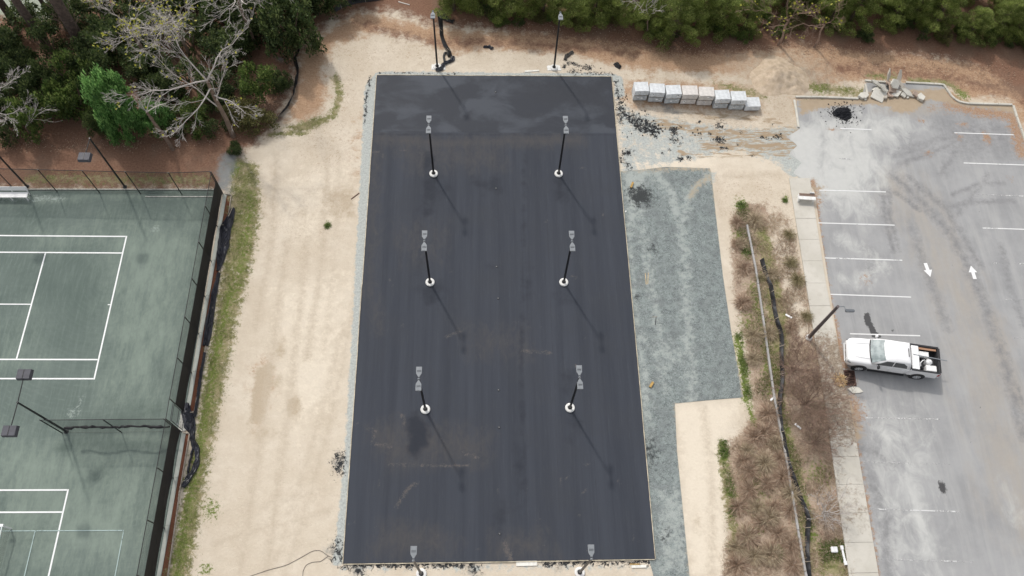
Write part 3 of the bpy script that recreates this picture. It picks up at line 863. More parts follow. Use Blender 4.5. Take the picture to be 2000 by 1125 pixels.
# ---------------------------------------------------------------- car park
def lot_material():
    m, nt, b, out = new_mat('weathered_asphalt')
    N = NT(nt)
    A, B = N.attr('mask_a'), N.attr('mask_b')
    nF, nX, nL = N.noise(2.2, 8, 0.72), N.noise(24, 3, 0.75), N.noise(0.3, 6, 0.65)
    wash = N.noise(1.0, 6, 0.7, N.map(N.co, (1.1, 0.12, 1), (0, 0, -0.1)), 0.5)
    col = N.mix(N.step(nL, 0.3, 0.7), (0.265, 0.266, 0.268), (0.335, 0.335, 0.335))
    col = N.mix(N.step(wash, 0.4, 0.75, 0, 0.6), col, (0.395, 0.392, 0.382))
    col = N.mix(N.step(wash, 0.25, 0.42, 0.5, 0), col, (0.22, 0.222, 0.226))
    col = N.mix(N.step(nF, 0.5, 0.8, 0, 0.4), col, (0.37, 0.36, 0.345))
    col = N.mix(N.step(nX, 0.55, 0.8, 0, 0.4), col, (0.23, 0.23, 0.235))
    pale = N.mix(nF, (0.43, 0.435, 0.42), (0.56, 0.555, 0.53))
    col = N.layer(col, A[0], N.noise(0.9, 8, 0.72, N.map(N.co, (1, 0.6, 1)), 0.8), 1.0, 0.45, pale)
    col = N.layer(col, A[1], N.noise(0.8, 8, 0.7, N.map(N.co, (1, 0.35, 1))), 0.9, 0.5, N.mix(nF, (0.31, 0.285, 0.255), (0.38, 0.35, 0.31)))
    col = N.layer(col, A[2], N.noise(2.0, 8, 0.75), 0.9, 0.5, N.mix(nF, (0.17, 0.168, 0.172), (0.23, 0.228, 0.23)))
    red = N.mix(N.step(nX, 0.4, 0.65), (0.26, 0.155, 0.095), (0.44, 0.31, 0.215))
    col = N.layer(col, B[0], N.noise(3.2, 8, 0.8), 1.2, 0.22, red)
    col = N.layer(col, B[1], N.noise(2.4, 8, 0.75), 1.0, 0.25, N.mix(nF, (0.30, 0.23, 0.16), (0.44, 0.355, 0.255)))
    col = N.layer(col, A[3], N.noise(6, 6, 0.7), 0.5, 0.14, N.mix(nF, (0.055, 0.055, 0.057), (0.085, 0.083, 0.083)))
    nt.links.new(col, b.inputs['Base Color'])
    nt.links.new(N.step(A[3], 0.2, 0.8, 0.92, 0.6), b.inputs['Roughness'])
    b.inputs['Specular IOR Level'].default_value = 0.25
    nt.links.new(N.bump(nX, 0.25, 0.02), b.inputs['Normal'])
    return m

def lot_masks(P):
    pale = mx(m_poly(P, [(1530, 245), (1610, 240), (1620, 380), (1540, 360)], 1.0, 1.0), m_poly(P, [(1590, 225), (1720, 225), (1780, 240), (1720, 300), (1740, 350), (1680, 420), (1600, 400), (1560, 300)], 2.0, 0.8), m_line(P, [(1720, 840), (1770, 900), (1790, 1000), (1810, 1080)], 0.5, 0.7),
              m_line(P, [(1650, 470), (1720, 520), (1690, 545)], 0.6, 0.62), m_line(P, [(1640, 540), (1680, 560)], 0.4, 0.6), m_poly(P, [(1690, 800), (1800, 790), (1830, 1125), (1720, 1125)], 2.0, 0.5), m_line(P, [(1960, 950), (1985, 1010)], 0.5, 0.6))
    tan = mx(m_line(P, [(1770, 380), (1850, 520), (1900, 640), (1930, 760), (1970, 900), (1990, 1000)], 2.0, 0.60), m_line(P, [(1940, 620), (1990, 800), (2030, 1000)], 1.0, 0.62), m_poly(P, [(1700, 215), (1820, 200), (1900, 210), (1800, 230)], 0.6, 0.5))
    tyre = mx(m_line(P, [(1745, 345), (1800, 395), (1860, 460), (1895, 530), (1925, 600), (1960, 700), (2000, 850)], 0.4, 0.62), m_line(P, [(1775, 345), (1840, 400), (1880, 460), (1915, 520)], 0.28, 0.6),
              m_line(P, [(1725, 370), (1728, 420), (1745, 490)], 0.22, 0.66), m_line(P, [(1735, 370), (1738, 420), (1755, 490)], 0.2, 0.6), m_line(P, [(1760, 290), (1830, 275), (1900, 262)], 0.25, 0.52), m_line(P, [(1760, 320), (1830, 295), (1880, 270)], 0.25, 0.6),
              m_line(P, [(1750, 305), (1800, 290), (1850, 260)], 0.25, 0.5), m_line(P, [(1860, 380), (1910, 360), (1960, 358)], 0.2, 0.6), m_line(P, [(1850, 405), (1900, 395), (1980, 392)], 0.2, 0.6), m_line(P, [(1870, 420), (1910, 370), (1930, 340)], 0.22, 0.5),
              m_line(P, [(1840, 340), (1870, 290), (1900, 265)], 0.4, 0.45), m_line(P, [(1780, 440), (1820, 560), (1850, 640)], 0.35, 0.5), m_line(P, [(1990, 760), (2000, 790)], 0.1, 0.7),
              m_poly(P, [(1820, 230), (1990, 230), (2000, 300), (1850, 300)], 1.5, 0.5), m_poly(P, [(1690, 480), (1720, 500), (1700, 560), (1680, 520)], 0.6, 0.45), m_line(P, [(1955, 480), (1975, 570), (2000, 640)], 0.25, 0.5), m_line(P, [(1660, 860), (1740, 905)], 0.5, 0.4),
              m_line(P, [(1690, 920), (1730, 1010), (1735, 1125)], 0.4, 0.5))
    for sp in ([(1747, 375), (1768, 388), (1795, 412)], [(1788, 360), (1800, 372)]):
        tyre = mx(tyre, m_line(P, sp, 0.16, 0.85))
    oil = mx(m_poly(P, [(1686, 614), (1698, 610), (1702, 628), (1712, 648), (1728, 662), (1704, 660), (1698, 645), (1688, 628)], 0.12, 0.95), m_blob(P, 1839, 947, 0.24, 0.95, 0.28), m_blob(P, 1842, 957, 0.24, 0.95, 0.28), m_blob(P, 1743, 645, 0.2, 0.62, 0.2),
             m_blob(P, 1646, 222, 0.9, 0.7, 0.8), m_blob(P, 1860, 516, 0.12, 0.7), m_blob(P, 1914, 414, 0.12, 0.75), m_blob(P, 1827, 475, 0.07, 0.8), m_blob(P, 1862, 867, 0.12, 0.7), m_blob(P, 1865, 876, 0.1, 0.7), m_blob(P, 1914, 797, 0.1, 0.8), m_blob(P, 1897, 865, 0.1, 0.8))
    red = mx(m_line(P, [(1588, 355), (1600, 470), (1617, 580), (1642, 690), (1658, 745)], 0.28, 0.8), m_line(P, [(1660, 780), (1672, 860), (1690, 960), (1708, 1070), (1716, 1130)], 0.2, 0.66), m_blob(P, 1672, 800, 0.6, 0.7, 1.2),
             m_blob(P, 1596, 395, 0.4, 0.72), m_blob(P, 1882, 243, 0.5, 0.68, 0.25), m_blob(P, 1927, 270, 0.3, 0.9, 0.6), m_blob(P, 1873, 269, 0.4, 0.55), m_blob(P, 1820, 212, 0.4, 0.62), m_blob(P, 1798, 236, 0.4, 0.55), m_blob(P, 1812, 300, 0.4, 0.55),
             m_line(P, [(1860, 205), (1900, 216), (1975, 226), (1985, 255), (1998, 300)], 0.6, 0.8), m_blob(P, 1855, 205, 0.9, 0.7, 0.8), m_blob(P, 1975, 348, 0.3, 0.5), m_blob(P, 1625, 252, 0.6, 0.55, 0.2), m_blob(P, 1690, 545, 0.5, 0.5))
    soil = mx(m_poly(P, [(1560, 180), (1690, 180), (1860, 172), (1990, 190), (2000, 240), (1975, 218), (1870, 205), (1810, 195), (1798, 210), (1775, 222), (1745, 218), (1735, 208), (1700, 204), (1660, 206), (1600, 212), (1562, 225)], 0.35, 0.95),
              m_poly(P, [(1540, 240), (1580, 230), (1590, 345), (1540, 345)], 0.8, 0.0), m_blob(P, 1596, 370, 0.7, 0.6), m_blob(P, 1640, 745, 0.9, 0.8, 0.6), m_line(P, [(1652, 770), (1672, 850)], 0.5, 0.7))
    return {'mask_a': rgba(pale, tan, tyre, oil), 'mask_b': rgba(red, soil)}
LOT_Z = 0.012
lot_poly = [(1556, 196), (1680, 194), (1692, 162), (1775, 163), (1842, 168), (1850, 184), (1865, 200), (1976, 206), (2008, 290), (2120, 520), (2300, 1000), (2400, 1200), (1700, 1180), (1690, 985), (1640, 690), (1590, 372), (1572, 352), (1548, 338), (1566, 318), (1540, 300), (1558, 284), (1536, 268), (1562, 252), (1557, 225)]
lot = link_mesh('parking_lot', poly_sheet('parking_lot', pxs(lot_poly), 0.22, LOT_Z, lot_material(), lot_masks))
tag(lot, 'weathered grey asphalt car park with worn white stall lines', kind='structure')
stall_paint = paint_material('stall_paint', (0.74, 0.74, 0.73), 0.50)
worn_paint = paint_material('worn_stall_paint', (0.62, 0.62, 0.61), 0.12)
for (a, c, w) in [((1641, 251), (1703, 253.5), 0), ((1615, 309), (1662, 311), 1), ((1600, 371.5), (1730, 375), 0), ((1598, 435.5), (1747, 440), 0), ((1611, 504), (1762, 508.5), 0), ((1622, 575), (1779, 580.5), 0),
                  ((1660, 652), (1797, 656), 0), ((1690, 816), (1835, 819), 1), ((1680, 902), (1855, 907), 1), ((1698, 994), (1877, 999.5), 1), ((1714, 1092), (1900, 1097.5), 1), ((1864, 259.5), (1980, 263.5), 0),
                  ((1882, 318.5), (2030, 323.5), 0), ((1907, 380), (2050, 385), 1), ((1919, 445.5), (2060, 450), 0), ((1938, 514), (2080, 518), 1), ((1960, 585), (2100, 589), 1), ((1980, 660), (2120, 664), 1)]:
    ground_line('stall_line', px(*a), px(*c), 0.09, LOT_Z + 0.007, worn_paint if w else stall_paint, lot)
arrow_paint = paint_material('arrow_paint', (0.82, 0.82, 0.81), 1.0)
for tip, tail in (((1817, 541), (1807, 514)), ((1896, 519), (1904, 545))):
    a, c = px(*tail), px(*tip)
    d = (c - a); L = d.length; d.normalize(); s_ = Vector((-d.y, d.x, 0))
    pts = [a + s_ * .13, a + s_ * .13 + d * (L * .5), a + s_ * .32 + d * (L * .5), c, a - s_ * .32 + d * (L * .5), a - s_ * .13 + d * (L * .5), a - s_ * .13]
    q = MB(); q.prism([(p.x, p.y) for p in pts], LOT_Z + .004, LOT_Z + .008)
    q.build('direction_arrow', arrow_paint, lot)

# ---------------------------------------------------------------- kerbs of the car park
kerb_m = concrete('kerb_concrete', (0.55, 0.53, 0.47))
for lab, run in (('straight concrete kerb beside the sand pile', [(1553, 190), (1600, 190.5), (1640, 192), (1676, 193.5)]),
                 ('short kerb return left of the rubble heap', [(1689, 166), (1692, 178), (1693, 190)]),
                 ('low kerb running behind the rubble heap', [(1688, 158), (1705, 160), (1724, 161), (1740, 162)]),
                 ('curved kerb right of the rubble heap that sweeps along the car park edge', [(1768, 162), (1800, 163.5), (1842, 166), (1850, 178), (1860, 192), (1874, 200), (1890, 203), (1976, 205.5)]),
                 ('kerb down the far side of the car park', [(1978, 207), (1986, 232), (1998, 265), (2010, 300), (2050, 400)])):
    pts = pxs(run)
    kb = thing('kerb', lab, 'kerb', (pts[0].x, pts[0].y, 0), group='car park kerbs')
    # stones of about 1.5 m
    L = [0]
    for a, c in zip(pts[:-1], pts[1:]): L.append(L[-1] + (c - a).length)
    def at(s):
        for i in range(len(pts) - 1):
            if s <= L[i + 1] or i == len(pts) - 2:
                return pts[i].lerp(pts[i + 1], (s - L[i]) / max(1e-6, L[i + 1] - L[i]))
    n = max(1, round(L[-1] / 1.2))
    for i in range(n):
        q = MB()
        q.ribbon([at(L[-1] * (i + f) / n + (0.012 if f == 0 else -0.012 if f == 1 else 0)) for f in (0, .33, .67, 1)], 0.17, -0.05, 0.14 + r.uniform(-.008, .008))
        q.build('kerb_stone', kerb_m, kb, origin=(pts[0].x, pts[0].y, 0), bevel=0.015)

# ---------------------------------------------------------------- pavement along the car park
def walk_material():
    m, nt, b, out = new_mat('pavement_concrete')
    N = NT(nt)
    nF, nX, nL = N.noise(2.0, 8, 0.72), N.noise(26, 3, 0.7), N.noise(0.45, 5, 0.6)
    rnd = N.n('ShaderNodeObjectInfo').outputs['Random']
    c = N.mix(N.step(nL, 0.3, 0.7), (0.50, 0.475, 0.415), (0.60, 0.57, 0.51))
    c = N.mix(N.math('MULTIPLY', rnd, 0.35), c, (0.46, 0.43, 0.375))
    c = N.mix(N.step(nF, 0.48, 0.75, 0, 0.5), c, (0.43, 0.395, 0.335))
    c = N.mix(N.step(nX, 0.55, 0.8, 0, 0.3), c, (0.28, 0.26, 0.23))
    # twigs, soil and leaves strewn below the bare shrubs
    sp = N.n('ShaderNodeSeparateXYZ')
    nt.links.new(N.co, sp.inputs[0])
    ymask = N.math('MULTIPLY', N.step(sp.outputs[1], 11.5, 15.5), N.step(sp.outputs[1], 20.5, 23.0, 1, 0))
    ymask = N.math('ADD', ymask, N.math('MULTIPLY', N.math('MULTIPLY', N.step(sp.outputs[1], 7.0, 8.5), N.step(sp.outputs[1], 10.5, 12, 1, 0)), 0.45))
    lit = N.mix(N.step(N.noise(9, 7, 0.8), 0.35, 0.65), (0.19, 0.145, 0.105), (0.36, 0.30, 0.235))
    c = N.layer(c, N.math('MULTIPLY', ymask, 0.72), N.noise(3.0, 9, 0.82), 1.2, 0.25, lit)
    nt.links.new(c, b.inputs['Base Color'])
    b.inputs['Roughness'].default_value = 0.92
    b.inputs['Specular IOR Level'].default_value = 0.2
    nt.links.new(N.bump(N.math('ADD', nX, nF), 0.25, 0.02), b.inputs['Normal'])
    return m
walk_m = walk_material()
wl = [px(1540, 347), px(1571, 540), px(1612, 800), px(1657, 1125)]
wr = [px(1581, 352), px(1613, 560), px(1661, 800), px(1715, 1125)]
def along(line, y):
    for a, c in zip(line[:-1], line[1:]):
        if a.y >= y >= c.y: return a.lerp(c, (a.y - y) / (a.y - c.y))
    a, c = (line[0], line[1]) if y > line[0].y else (line[-2], line[-1])
    return a.lerp(c, (a.y - y) / (a.y - c.y))
wbase = along(wl, 34.8)
walk = thing('pavement', 'pale concrete pavement of square slabs along the car park', None, (wbase.x, wbase.y, 0))
tag(walk, kind='structure')
y = 34.8
k = 0
while y > 1.5:
    y2 = y - 1.83
    l0, l1, r0, r1 = along(wl, y - .007), along(wl, y2 + .007), along(wr, y - .007), along(wr, y2 + .007)
    h = 0.115 + r.uniform(-.008, .008)
    q = MB(); q.prism([(l0.x, l0.y), (l1.x, l1.y), (r1.x, r1.y), (r0.x, r0.y)], -.03, h)
    q.build('slab', walk_m, walk, origin=(wbase.x, wbase.y, 0), bevel=0.006)
    y = y2
# piece of old pavement edge by the sand pile
q = MB(); q.ribbon(pxs([(1551, 196), (1555, 220), (1559, 249)]), 0.16, -.05, 0.10)
ok = q.build('kerb_remnant', kerb_m); tag(ok, 'pale straight kerb remnant below the sand pile', 'kerb')

# ---------------------------------------------------------------- low garden wall through the planting strip
wallm = concrete('weathered_wall', (0.37, 0.36, 0.345), (0.24, 0.22, 0.20))
wp = pxs([(1458, 440), (1476, 530), (1492, 640), (1503, 720), (1515, 800), (1530, 870), (1545, 960), (1560, 1050), (1574, 1130), (1590, 1200)], 0.0)
lw = thing('garden_wall', 'low weathered grey concrete edging wall through the dry planting strip', 'wall', (wp[0].x, wp[0].y, 0))
L = [0]
for a, c in zip(wp[:-1], wp[1:]): L.append(L[-1] + (c - a).length)
def wat(s):
    for i in range(len(wp) - 1):
        if s <= L[i + 1] or i == len(wp) - 2:
            return wp[i].lerp(wp[i + 1], (s - L[i]) / (L[i + 1] - L[i]))
n = round(L[-1] / 2.4)
for i in range(n):
    q = MB(); q.ribbon([wat(L[-1] * (i + f) / n + (0.015 if f == 0 else -0.015 if f == 1 else 0)) for f in (0, .5, 1)], 0.14, -.1, 0.18 + r.uniform(-.02, .02))
    q.build('wall_block', wallm, lw, origin=(wp[0].x, wp[0].y, 0), bevel=0.015)
# ================================================================ things
V = Vector
black_metal = plain('black_powder_coat', (0.014, 0.014, 0.016), 0.45, 0.0, 0.2, 3.0)
grey_metal = plain('grey_lamp_housing', (0.20, 0.215, 0.23), 0.6, 0.0, 0.1, 5.0)
fin_metal = plain('dark_lamp_fins', (0.115, 0.125, 0.138), 0.6, 0.0, 0.15, 9.0)
lens_m = plain('lamp_lens', (0.55, 0.56, 0.55), 0.25)
white_conc = plain('white_concrete', (0.72, 0.71, 0.68), 0.85, 0, 0.14, 4.0, 0.2)
white_paint = plain('white_gloss_paint', (0.80, 0.80, 0.79), 0.4, 0, 0.04, 3.0)

# ---------------------------------------------------------------- court light poles
POLE_H = 6.26
def lamp_head(parent, sgn, z):
    """one shoebox head reaching out along Y"""
    def yb(y): return sgn * y
    h = MB()
    prof = [(-.05, .10), (-.06, .15), (-.17, .33), (-.18, .76), (.18, .76), (.17, .33), (.06, .15), (.05, .10)]
    pl = [(x, yb(y)) for x, y in prof]
    if sgn < 0: pl = pl[::-1]
    h.prism(pl, z - .045, z + .04)
    hd = h.build('lamp_head', grey_metal, parent, bevel=0.012)
    f = MB()
    for k in range(3):
        f.box((0, yb(.44 + .04 * k), z + .046), (.25, .02, .012))
    f.build('cooling_fins', fin_metal, hd)
    l = MB(); l.box((0, yb(.56), z - .052), (.27, .27, .012)); l.build('lens', lens_m, hd)
    a = MB(); a.tube([(0, yb(.02), z - .02), (0, yb(.12), z)], .03, 8); a.build('arm', black_metal, parent)

def court_pole(loc, label, heads, z0, grp, up=(1, -1)):
    t_ = thing('court_light_pole', label, 'light pole', (loc.x, loc.y, z0), 0, grp)
    b = MB()
    b.lathe((0, 0, 0), [(.31, 0), (.33, .05), (.32, .11), (.27, .15), (.17, .155), (.15, .12)], 28)
    b.build('base_collar', white_conc, t_, smooth=False)
    g = MB(); g.lathe((0, 0, .1), [(.14, 0), (.14, .05), (.10, .09), (.085, .10)], 20); g.build('base_plate', black_metal, t_)
    p = MB()
    p.tube([(0, 0, .14), (0, 0, POLE_H / 2), (0, 0, POLE_H - z0 - .02)], [.082, .075, .066], 14)
    p.build('pole', black_metal, t_, smooth=False)
    c = MB(); c.lathe((0, 0, POLE_H - z0 - .06), [(.075, 0), (.075, .06), (.04, .10), (.015, .13)], 14); c.build('pole_cap', grey_metal, t_)
    for s in heads: lamp_head(t_, s, POLE_H - z0)
    return t_
rows = {(847, 340): 'nearest the woods', (840, 552): 'middle of its row', (831, 800): 'farthest from the woods'}
for (u, v), w in rows.items():
    court_pole(px(u, v, PZ), 'twin-headed light pole on the tennis side of the pad, ' + w, (1, -1), PZ, 'twin-headed court light poles')
for (u, v), w in {(1091, 340): 'nearest the woods', (1101, 552): 'middle of its row', (1113, 797): 'farthest from the woods'}.items():
    court_pole(px(u, v, PZ), 'twin-headed light pole on the gravel side of the pad, ' + w, (1, -1), PZ, 'twin-headed court light poles')
SG = 'single-headed court light poles'
p1, p2 = px(854, 131), px(1082, 133)
court_pole(p1, 'single-headed black light pole with black fabric tangled round its white base', (-1,), 0, SG)
court_pole(p2, 'single-headed black light pole on a white pad beside the black debris', (-1,), 0, SG)
p3, p4 = px(823, 1121), px(1132, 1118)
court_pole(p3, 'single-headed light pole below the pad edge on the tennis side', (1,), 0, SG)
court_pole(p4, 'single-headed light pole below the pad edge on the gravel side', (1,), 0, SG)

def ragged_pad(name, label, c, w, d, seed):
    rr = random.Random(seed)
    pts = []
    for k in range(18):
        a = 2 * math.pi * k / 18
        ca, sa = math.cos(a), math.sin(a)
        m_ = 1 / max(abs(ca), abs(sa))
        pts.append((c.x + ca * m_ * w / 2 * rr.uniform(.82, 1.02), c.y + sa * m_ * d / 2 * rr.uniform(.82, 1.02)))
    q = MB(); q.prism(pts, 0.004, 0.035)
    return tag(q.build(name, white_conc), label, 'concrete pad', 'white pads under the poles')
q = MB(); q.box((p1.x + .1, p1.y - .02, .02), (1.15, .55, .035))
tag(q.build('concrete_pad', white_conc, bevel=.01), 'neat white rectangular pad under the pole with tangled fabric', 'concrete pad', 'white pads under the poles')
ragged_pad('concrete_pad', 'ragged broken white pad under the pole beside the black debris', p2 + V((0, .0, 0)), 1.2, .62, 4)

# ---------------------------------------------------------------- net post sleeves on the pad
for (u, v), w in {(968, 180): 'in the dark asphalt by the woods', (969, 368): 'on the dark blot below the pavement joint', (970, 521): 'level with the middle light poles', (973, 583): 'just below the middle light poles',
                  (974, 762): 'level with the last pair of light poles', (975, 835): 'just below the last pair of light poles', (976, 1043): 'close to the open end of the pad'}.items():
    c = px(u, v, PZ)
    t_ = thing('post_sleeve', 'small capped net post sleeve ' + w, 'post sleeve', c, 0, 'net post sleeves along the pad')
    s_ = MB(); s_.lathe((0, 0, 0), [(.085, -.02), (.085, .012), (.06, .02)], 16); s_.build('sleeve', black_metal, t_)
    s_ = MB(); s_.lathe((0, 0, .018), [(.035, 0), (.035, .03), (.025, .04)], 12); s_.build('cap', grey_metal, t_)

# ---------------------------------------------------------------- court fences
def chainlink():
    m, nt, b, out = new_mat('black_chain_link')
    N = NT(nt)
    sp = N.n('ShaderNodeSeparateXYZ')
    nt.links.new(N.co, sp.inputs[0])
    h = N.math('ADD', sp.outputs[0], sp.outputs[1])
    fac = None
    for s in (1, -1):
        x = N.math('FRACT', N.math('MULTIPLY', N.math('ADD', h, N.math('MULTIPLY', sp.outputs[2], float(s))), 14.0))
        w = N.step(N.math('ABSOLUTE', N.math('SUBTRACT', x, 0.5)), 0.425, 0.435)
        fac = w if fac is None else N.math('MAXIMUM', fac, w)
    b.inputs['Base Color'].default_value = (0.012, 0.013, 0.013, 1)
    b.inputs['Roughness'].default_value = 0.5
    tr = nt.nodes.new('ShaderNodeBsdfTransparent')
    mm = nt.nodes.new('ShaderNodeMixShader')
    nt.links.new(fac, mm.inputs[0])
    nt.links.new(tr.outputs[0], mm.inputs[1])
    nt.links.new(b.outputs[0], mm.inputs[2])
    nt.links.new(mm.outputs[0], out.inputs[0])
    return m
link_m = chainlink()
screen_m = plain('black_wind_screen', (0.008, 0.008, 0.010), 0.7, 0, 0.3, 1.0)

def fence_run(t_, pts, h, origin, r_=.035):
    """posts at pts, one mesh panel and rails between each pair"""
    o = V(origin)
    for p in pts:
        q = MB(); q.tube([p - V((0, 0, .02)), p + V((0, 0, h))], r_, 10); q.build('post', black_metal, t_, origin=o)
    for a, c in zip(pts[:-1], pts[1:]):
        q = MB(); q.tube([a + V((0, 0, h - .03)), c + V((0, 0, h - .03))], .024, 8); q.build('top_rail', black_metal, t_, origin=o)
        q = MB(); q.tube([a + V((0, 0, .09)), c + V((0, 0, .09))], .010, 6); q.build('bottom_wire', black_metal, t_, origin=o)
        q = MB()
        q.add([a + V((0, 0, .05)), c + V((0, 0, .05)), c + V((0, 0, h - .03)), a + V((0, 0, h - .03))], [(0, 1, 2, 3)])
        q.build('mesh_panel', link_m, t_, origin=o)

def fx(y): return -19.57 - (33.3 - y) * 0.0115
def screen(t_, ys_, origin, z_top=1.98, seed=0):
    rr = random.Random(seed)
    for y0, y1 in zip(ys_[:-1], ys_[1:]):
        n = 12
        vs, fs = [], []
        sag = rr.uniform(.16, .34)
        for i in range(n + 1):
            f = i / n
            y = y0 + (y1 - y0) * f
            zb = .36 + sag * math.sin(math.pi * f)
            bil = .10 * math.sin(math.pi * f)
            for z, xo in ((zb, .05 + bil * .5), ((zb + z_top) / 2, .055 + bil), (z_top + rr.uniform(-.01, .01), .045)):
                vs.append((fx(y) + xo, y, z))
            for z, xo in ((zb, .04 + bil * .5), ((zb + z_top) / 2, .045 + bil), (z_top, .038)):
                vs.append((fx(y) + xo - .006, y, z))
        for i in range(n):
            a, c = i * 6, (i + 1) * 6
            for k in range(2):
                fs += [(a + k, c + k, c + k + 1, a + k + 1), (a + 3 + k, a + 4 + k, c + 4 + k, c + 3 + k)]
            fs += [(a, a + 3, c + 3, c), (a + 2, c + 2, c + 5, a + 5)]
        q = MB(); q.add(vs, fs); q.build('wind_screen', screen_m, t_, origin=origin, smooth=False)

y_up = [33.3, 30.46, 27.56, 24.73, 21.9, 19.02, 16.26]
y_lo = [14.95, 11.9, 8.8, 5.7, 2.6]
o = (fx(33.3), 33.3, 0)
fe = thing('court_fence', 'tall black chain-link fence with black wind screen along the upper tennis court', 'fence', o)
fence_run(fe, [V((fx(y), y, 0)) for y in y_up], 3.0, o)
screen(fe, y_up, o, seed=1)
o = (fx(14.95), 14.95, 0)
fl = thing('court_fence', 'tall black chain-link fence with black wind screen below the court gate', 'fence', o)
fence_run(fl, [V((fx(y), y, 0)) for y in y_lo], 3.0, o)
screen(fl, y_lo, o, seed=2)
o = (-22.61, 33.36, 0)
ft = thing('court_fence', 'open black chain-link fence without screen facing the woods', 'fence', o)
fence_run(ft, [V((fx(33.3) - .12, 33.34, 0))] + [V((x, 33.22 + (-22.61 - x) * .027, 0)) for x in (-22.61, -25.70, -28.74, -31.89, -34.95, -38.05, -41.1)], 3.0, o)
o = (-23.64, 14.94, 0)
fd = thing('divider_fence', 'black chain-link divider fence with rolled netting between the two tennis courts', 'fence', o)
fence_run(fd, [V((fx(14.94) - .13, 14.94, 0)), V((-23.64, 14.94, 0)), V((-27.46, 14.94, 0))], 3.0, o)
rr = random.Random(8)
q = MB()
q.tube([(x, 14.86 + rr.uniform(-.04, .04), 1.62 + .10 * math.sin(x * 2.2) + rr.uniform(-.05, .05)) for x in np.linspace(-26.6, -20.0, 34)], [rr.uniform(.05, .12) for _ in range(34)], 7)
q.build('rolled_netting', screen_m, fd, origin=o)
# gate between the two fences
yN, yS = 16.26, 14.95
o = ((fx(yN) + fx(yS)) / 2, (yN + yS) / 2, 0)
gt = thing('court_gate', 'narrow black chain-link gate between the two screened fences', 'gate', o)
gx = fx(15.6)
for y in (yN - .12, yS + .12):
    q = MB(); q.tube([(gx + .03, y, .02), (gx + .03, y, 2.15)], .024, 8); q.build('gate_stile', black_metal, gt, origin=o)
for z in (.12, 1.15, 2.13):
    q = MB(); q.tube([(gx + .03, yN - .12, z), (gx + .03, yS + .12, z)], .020, 8); q.build('gate_rail', black_metal, gt, origin=o)
q = MB(); q.tube([(gx, yN - .04, 2.97), (gx, yS + .04, 2.97)], .024, 8); q.build('top_rail', black_metal, gt, origin=o)
q = MB(); q.tube([(gx, yN - .04, 2.25), (gx, yS + .04, 2.25)], .020, 8); q.build('transom', black_metal, gt, origin=o)
q = MB(); q.add([(gx + .03, yN - .12, .12), (gx + .03, yS + .12, .12), (gx + .03, yS + .12, 2.13), (gx + .03, yN - .12, 2.13)], [(0, 1, 2, 3)]); q.build('mesh_panel', link_m, gt, origin=o)
q = MB(); q.box((gx + .06, yS + .18, 1.15), (.05, .12, .08)); q.build('latch', grey_metal, gt, origin=o)
q = MB(); q.box((gx, (yN + yS) / 2, .03), (.5, 1.25, .05)); q.build('threshold', kerb_wood, gt, origin=o)

# ---------------------------------------------------------------- tennis court lamps
lamp_top = plain('court_lamp_lid', (0.065, 0.065, 0.078), 0.65, 0.0, 0.15, 3)
def court_lamp(base, label, arms, h):
    t_ = thing('tennis_court_lamp', label, 'light pole', base, 0, 'tennis court lamps')
    p = MB(); p.tube([(0, 0, -.02), (0, 0, h)], [.075, .055], 12); p.build('pole', black_metal, t_)
    f = MB(); f.lathe((0, 0, 0), [(.16, 0), (.16, .04), (.09, .07)], 14); f.build('foot_plate', black_metal, t_)
    for dy in arms:
        a = MB(); a.tube([(0, 0, h - .05), (0, dy * .55, h - .02), (0, dy - math.copysign(.3, dy), h)], .03, 8); a.build('arm', black_metal, t_)
        b_ = MB()
        # sloping lid box
        w_, d_ = .42, .33
        vs = [(-w_, dy - d_, h - .17), (w_, dy - d_, h - .17), (w_, dy + d_, h - .17), (-w_, dy + d_, h - .17),
              (-w_ + .03, dy - d_ + .03, h + .12), (w_ - .05, dy - d_ + .03, h + .10), (w_ - .05, dy + d_ - .03, h + .10), (-w_ + .03, dy + d_ - .03, h + .12)]
        b_.add(vs, [(0, 3, 2, 1), (4, 5, 6, 7), (0, 1, 5, 4), (1, 2, 6, 5), (2, 3, 7, 6), (3, 0, 4, 7)])
        hd = b_.build('lamp_head', lamp_top, t_, bevel=.015)
        s_ = MB(); s_.box((-.02, dy, h + .121), (.03, d_ * 1.7, .02)); s_.build('lid_seam', black_metal, hd)
        l_ = MB(); l_.box((0, dy, h - .176), (.66, .5, .012)); l_.build('lens', lens_m, hd)
    return t_
court_lamp(V((-26.98, 33.93, 0)), 'black tennis court lamp with one box head standing at the fence by the woods', (-1.55,), 6.12)
court_lamp(V((-27.22, 15.05, 0)), 'black tennis court lamp with two box heads at the divider fence', (1.72, -1.72), 6.2)
court_lamp(V((-34.22, 33.95, 0)), 'black tennis court lamp pole behind the white bench', (-1.55,), 6.12)

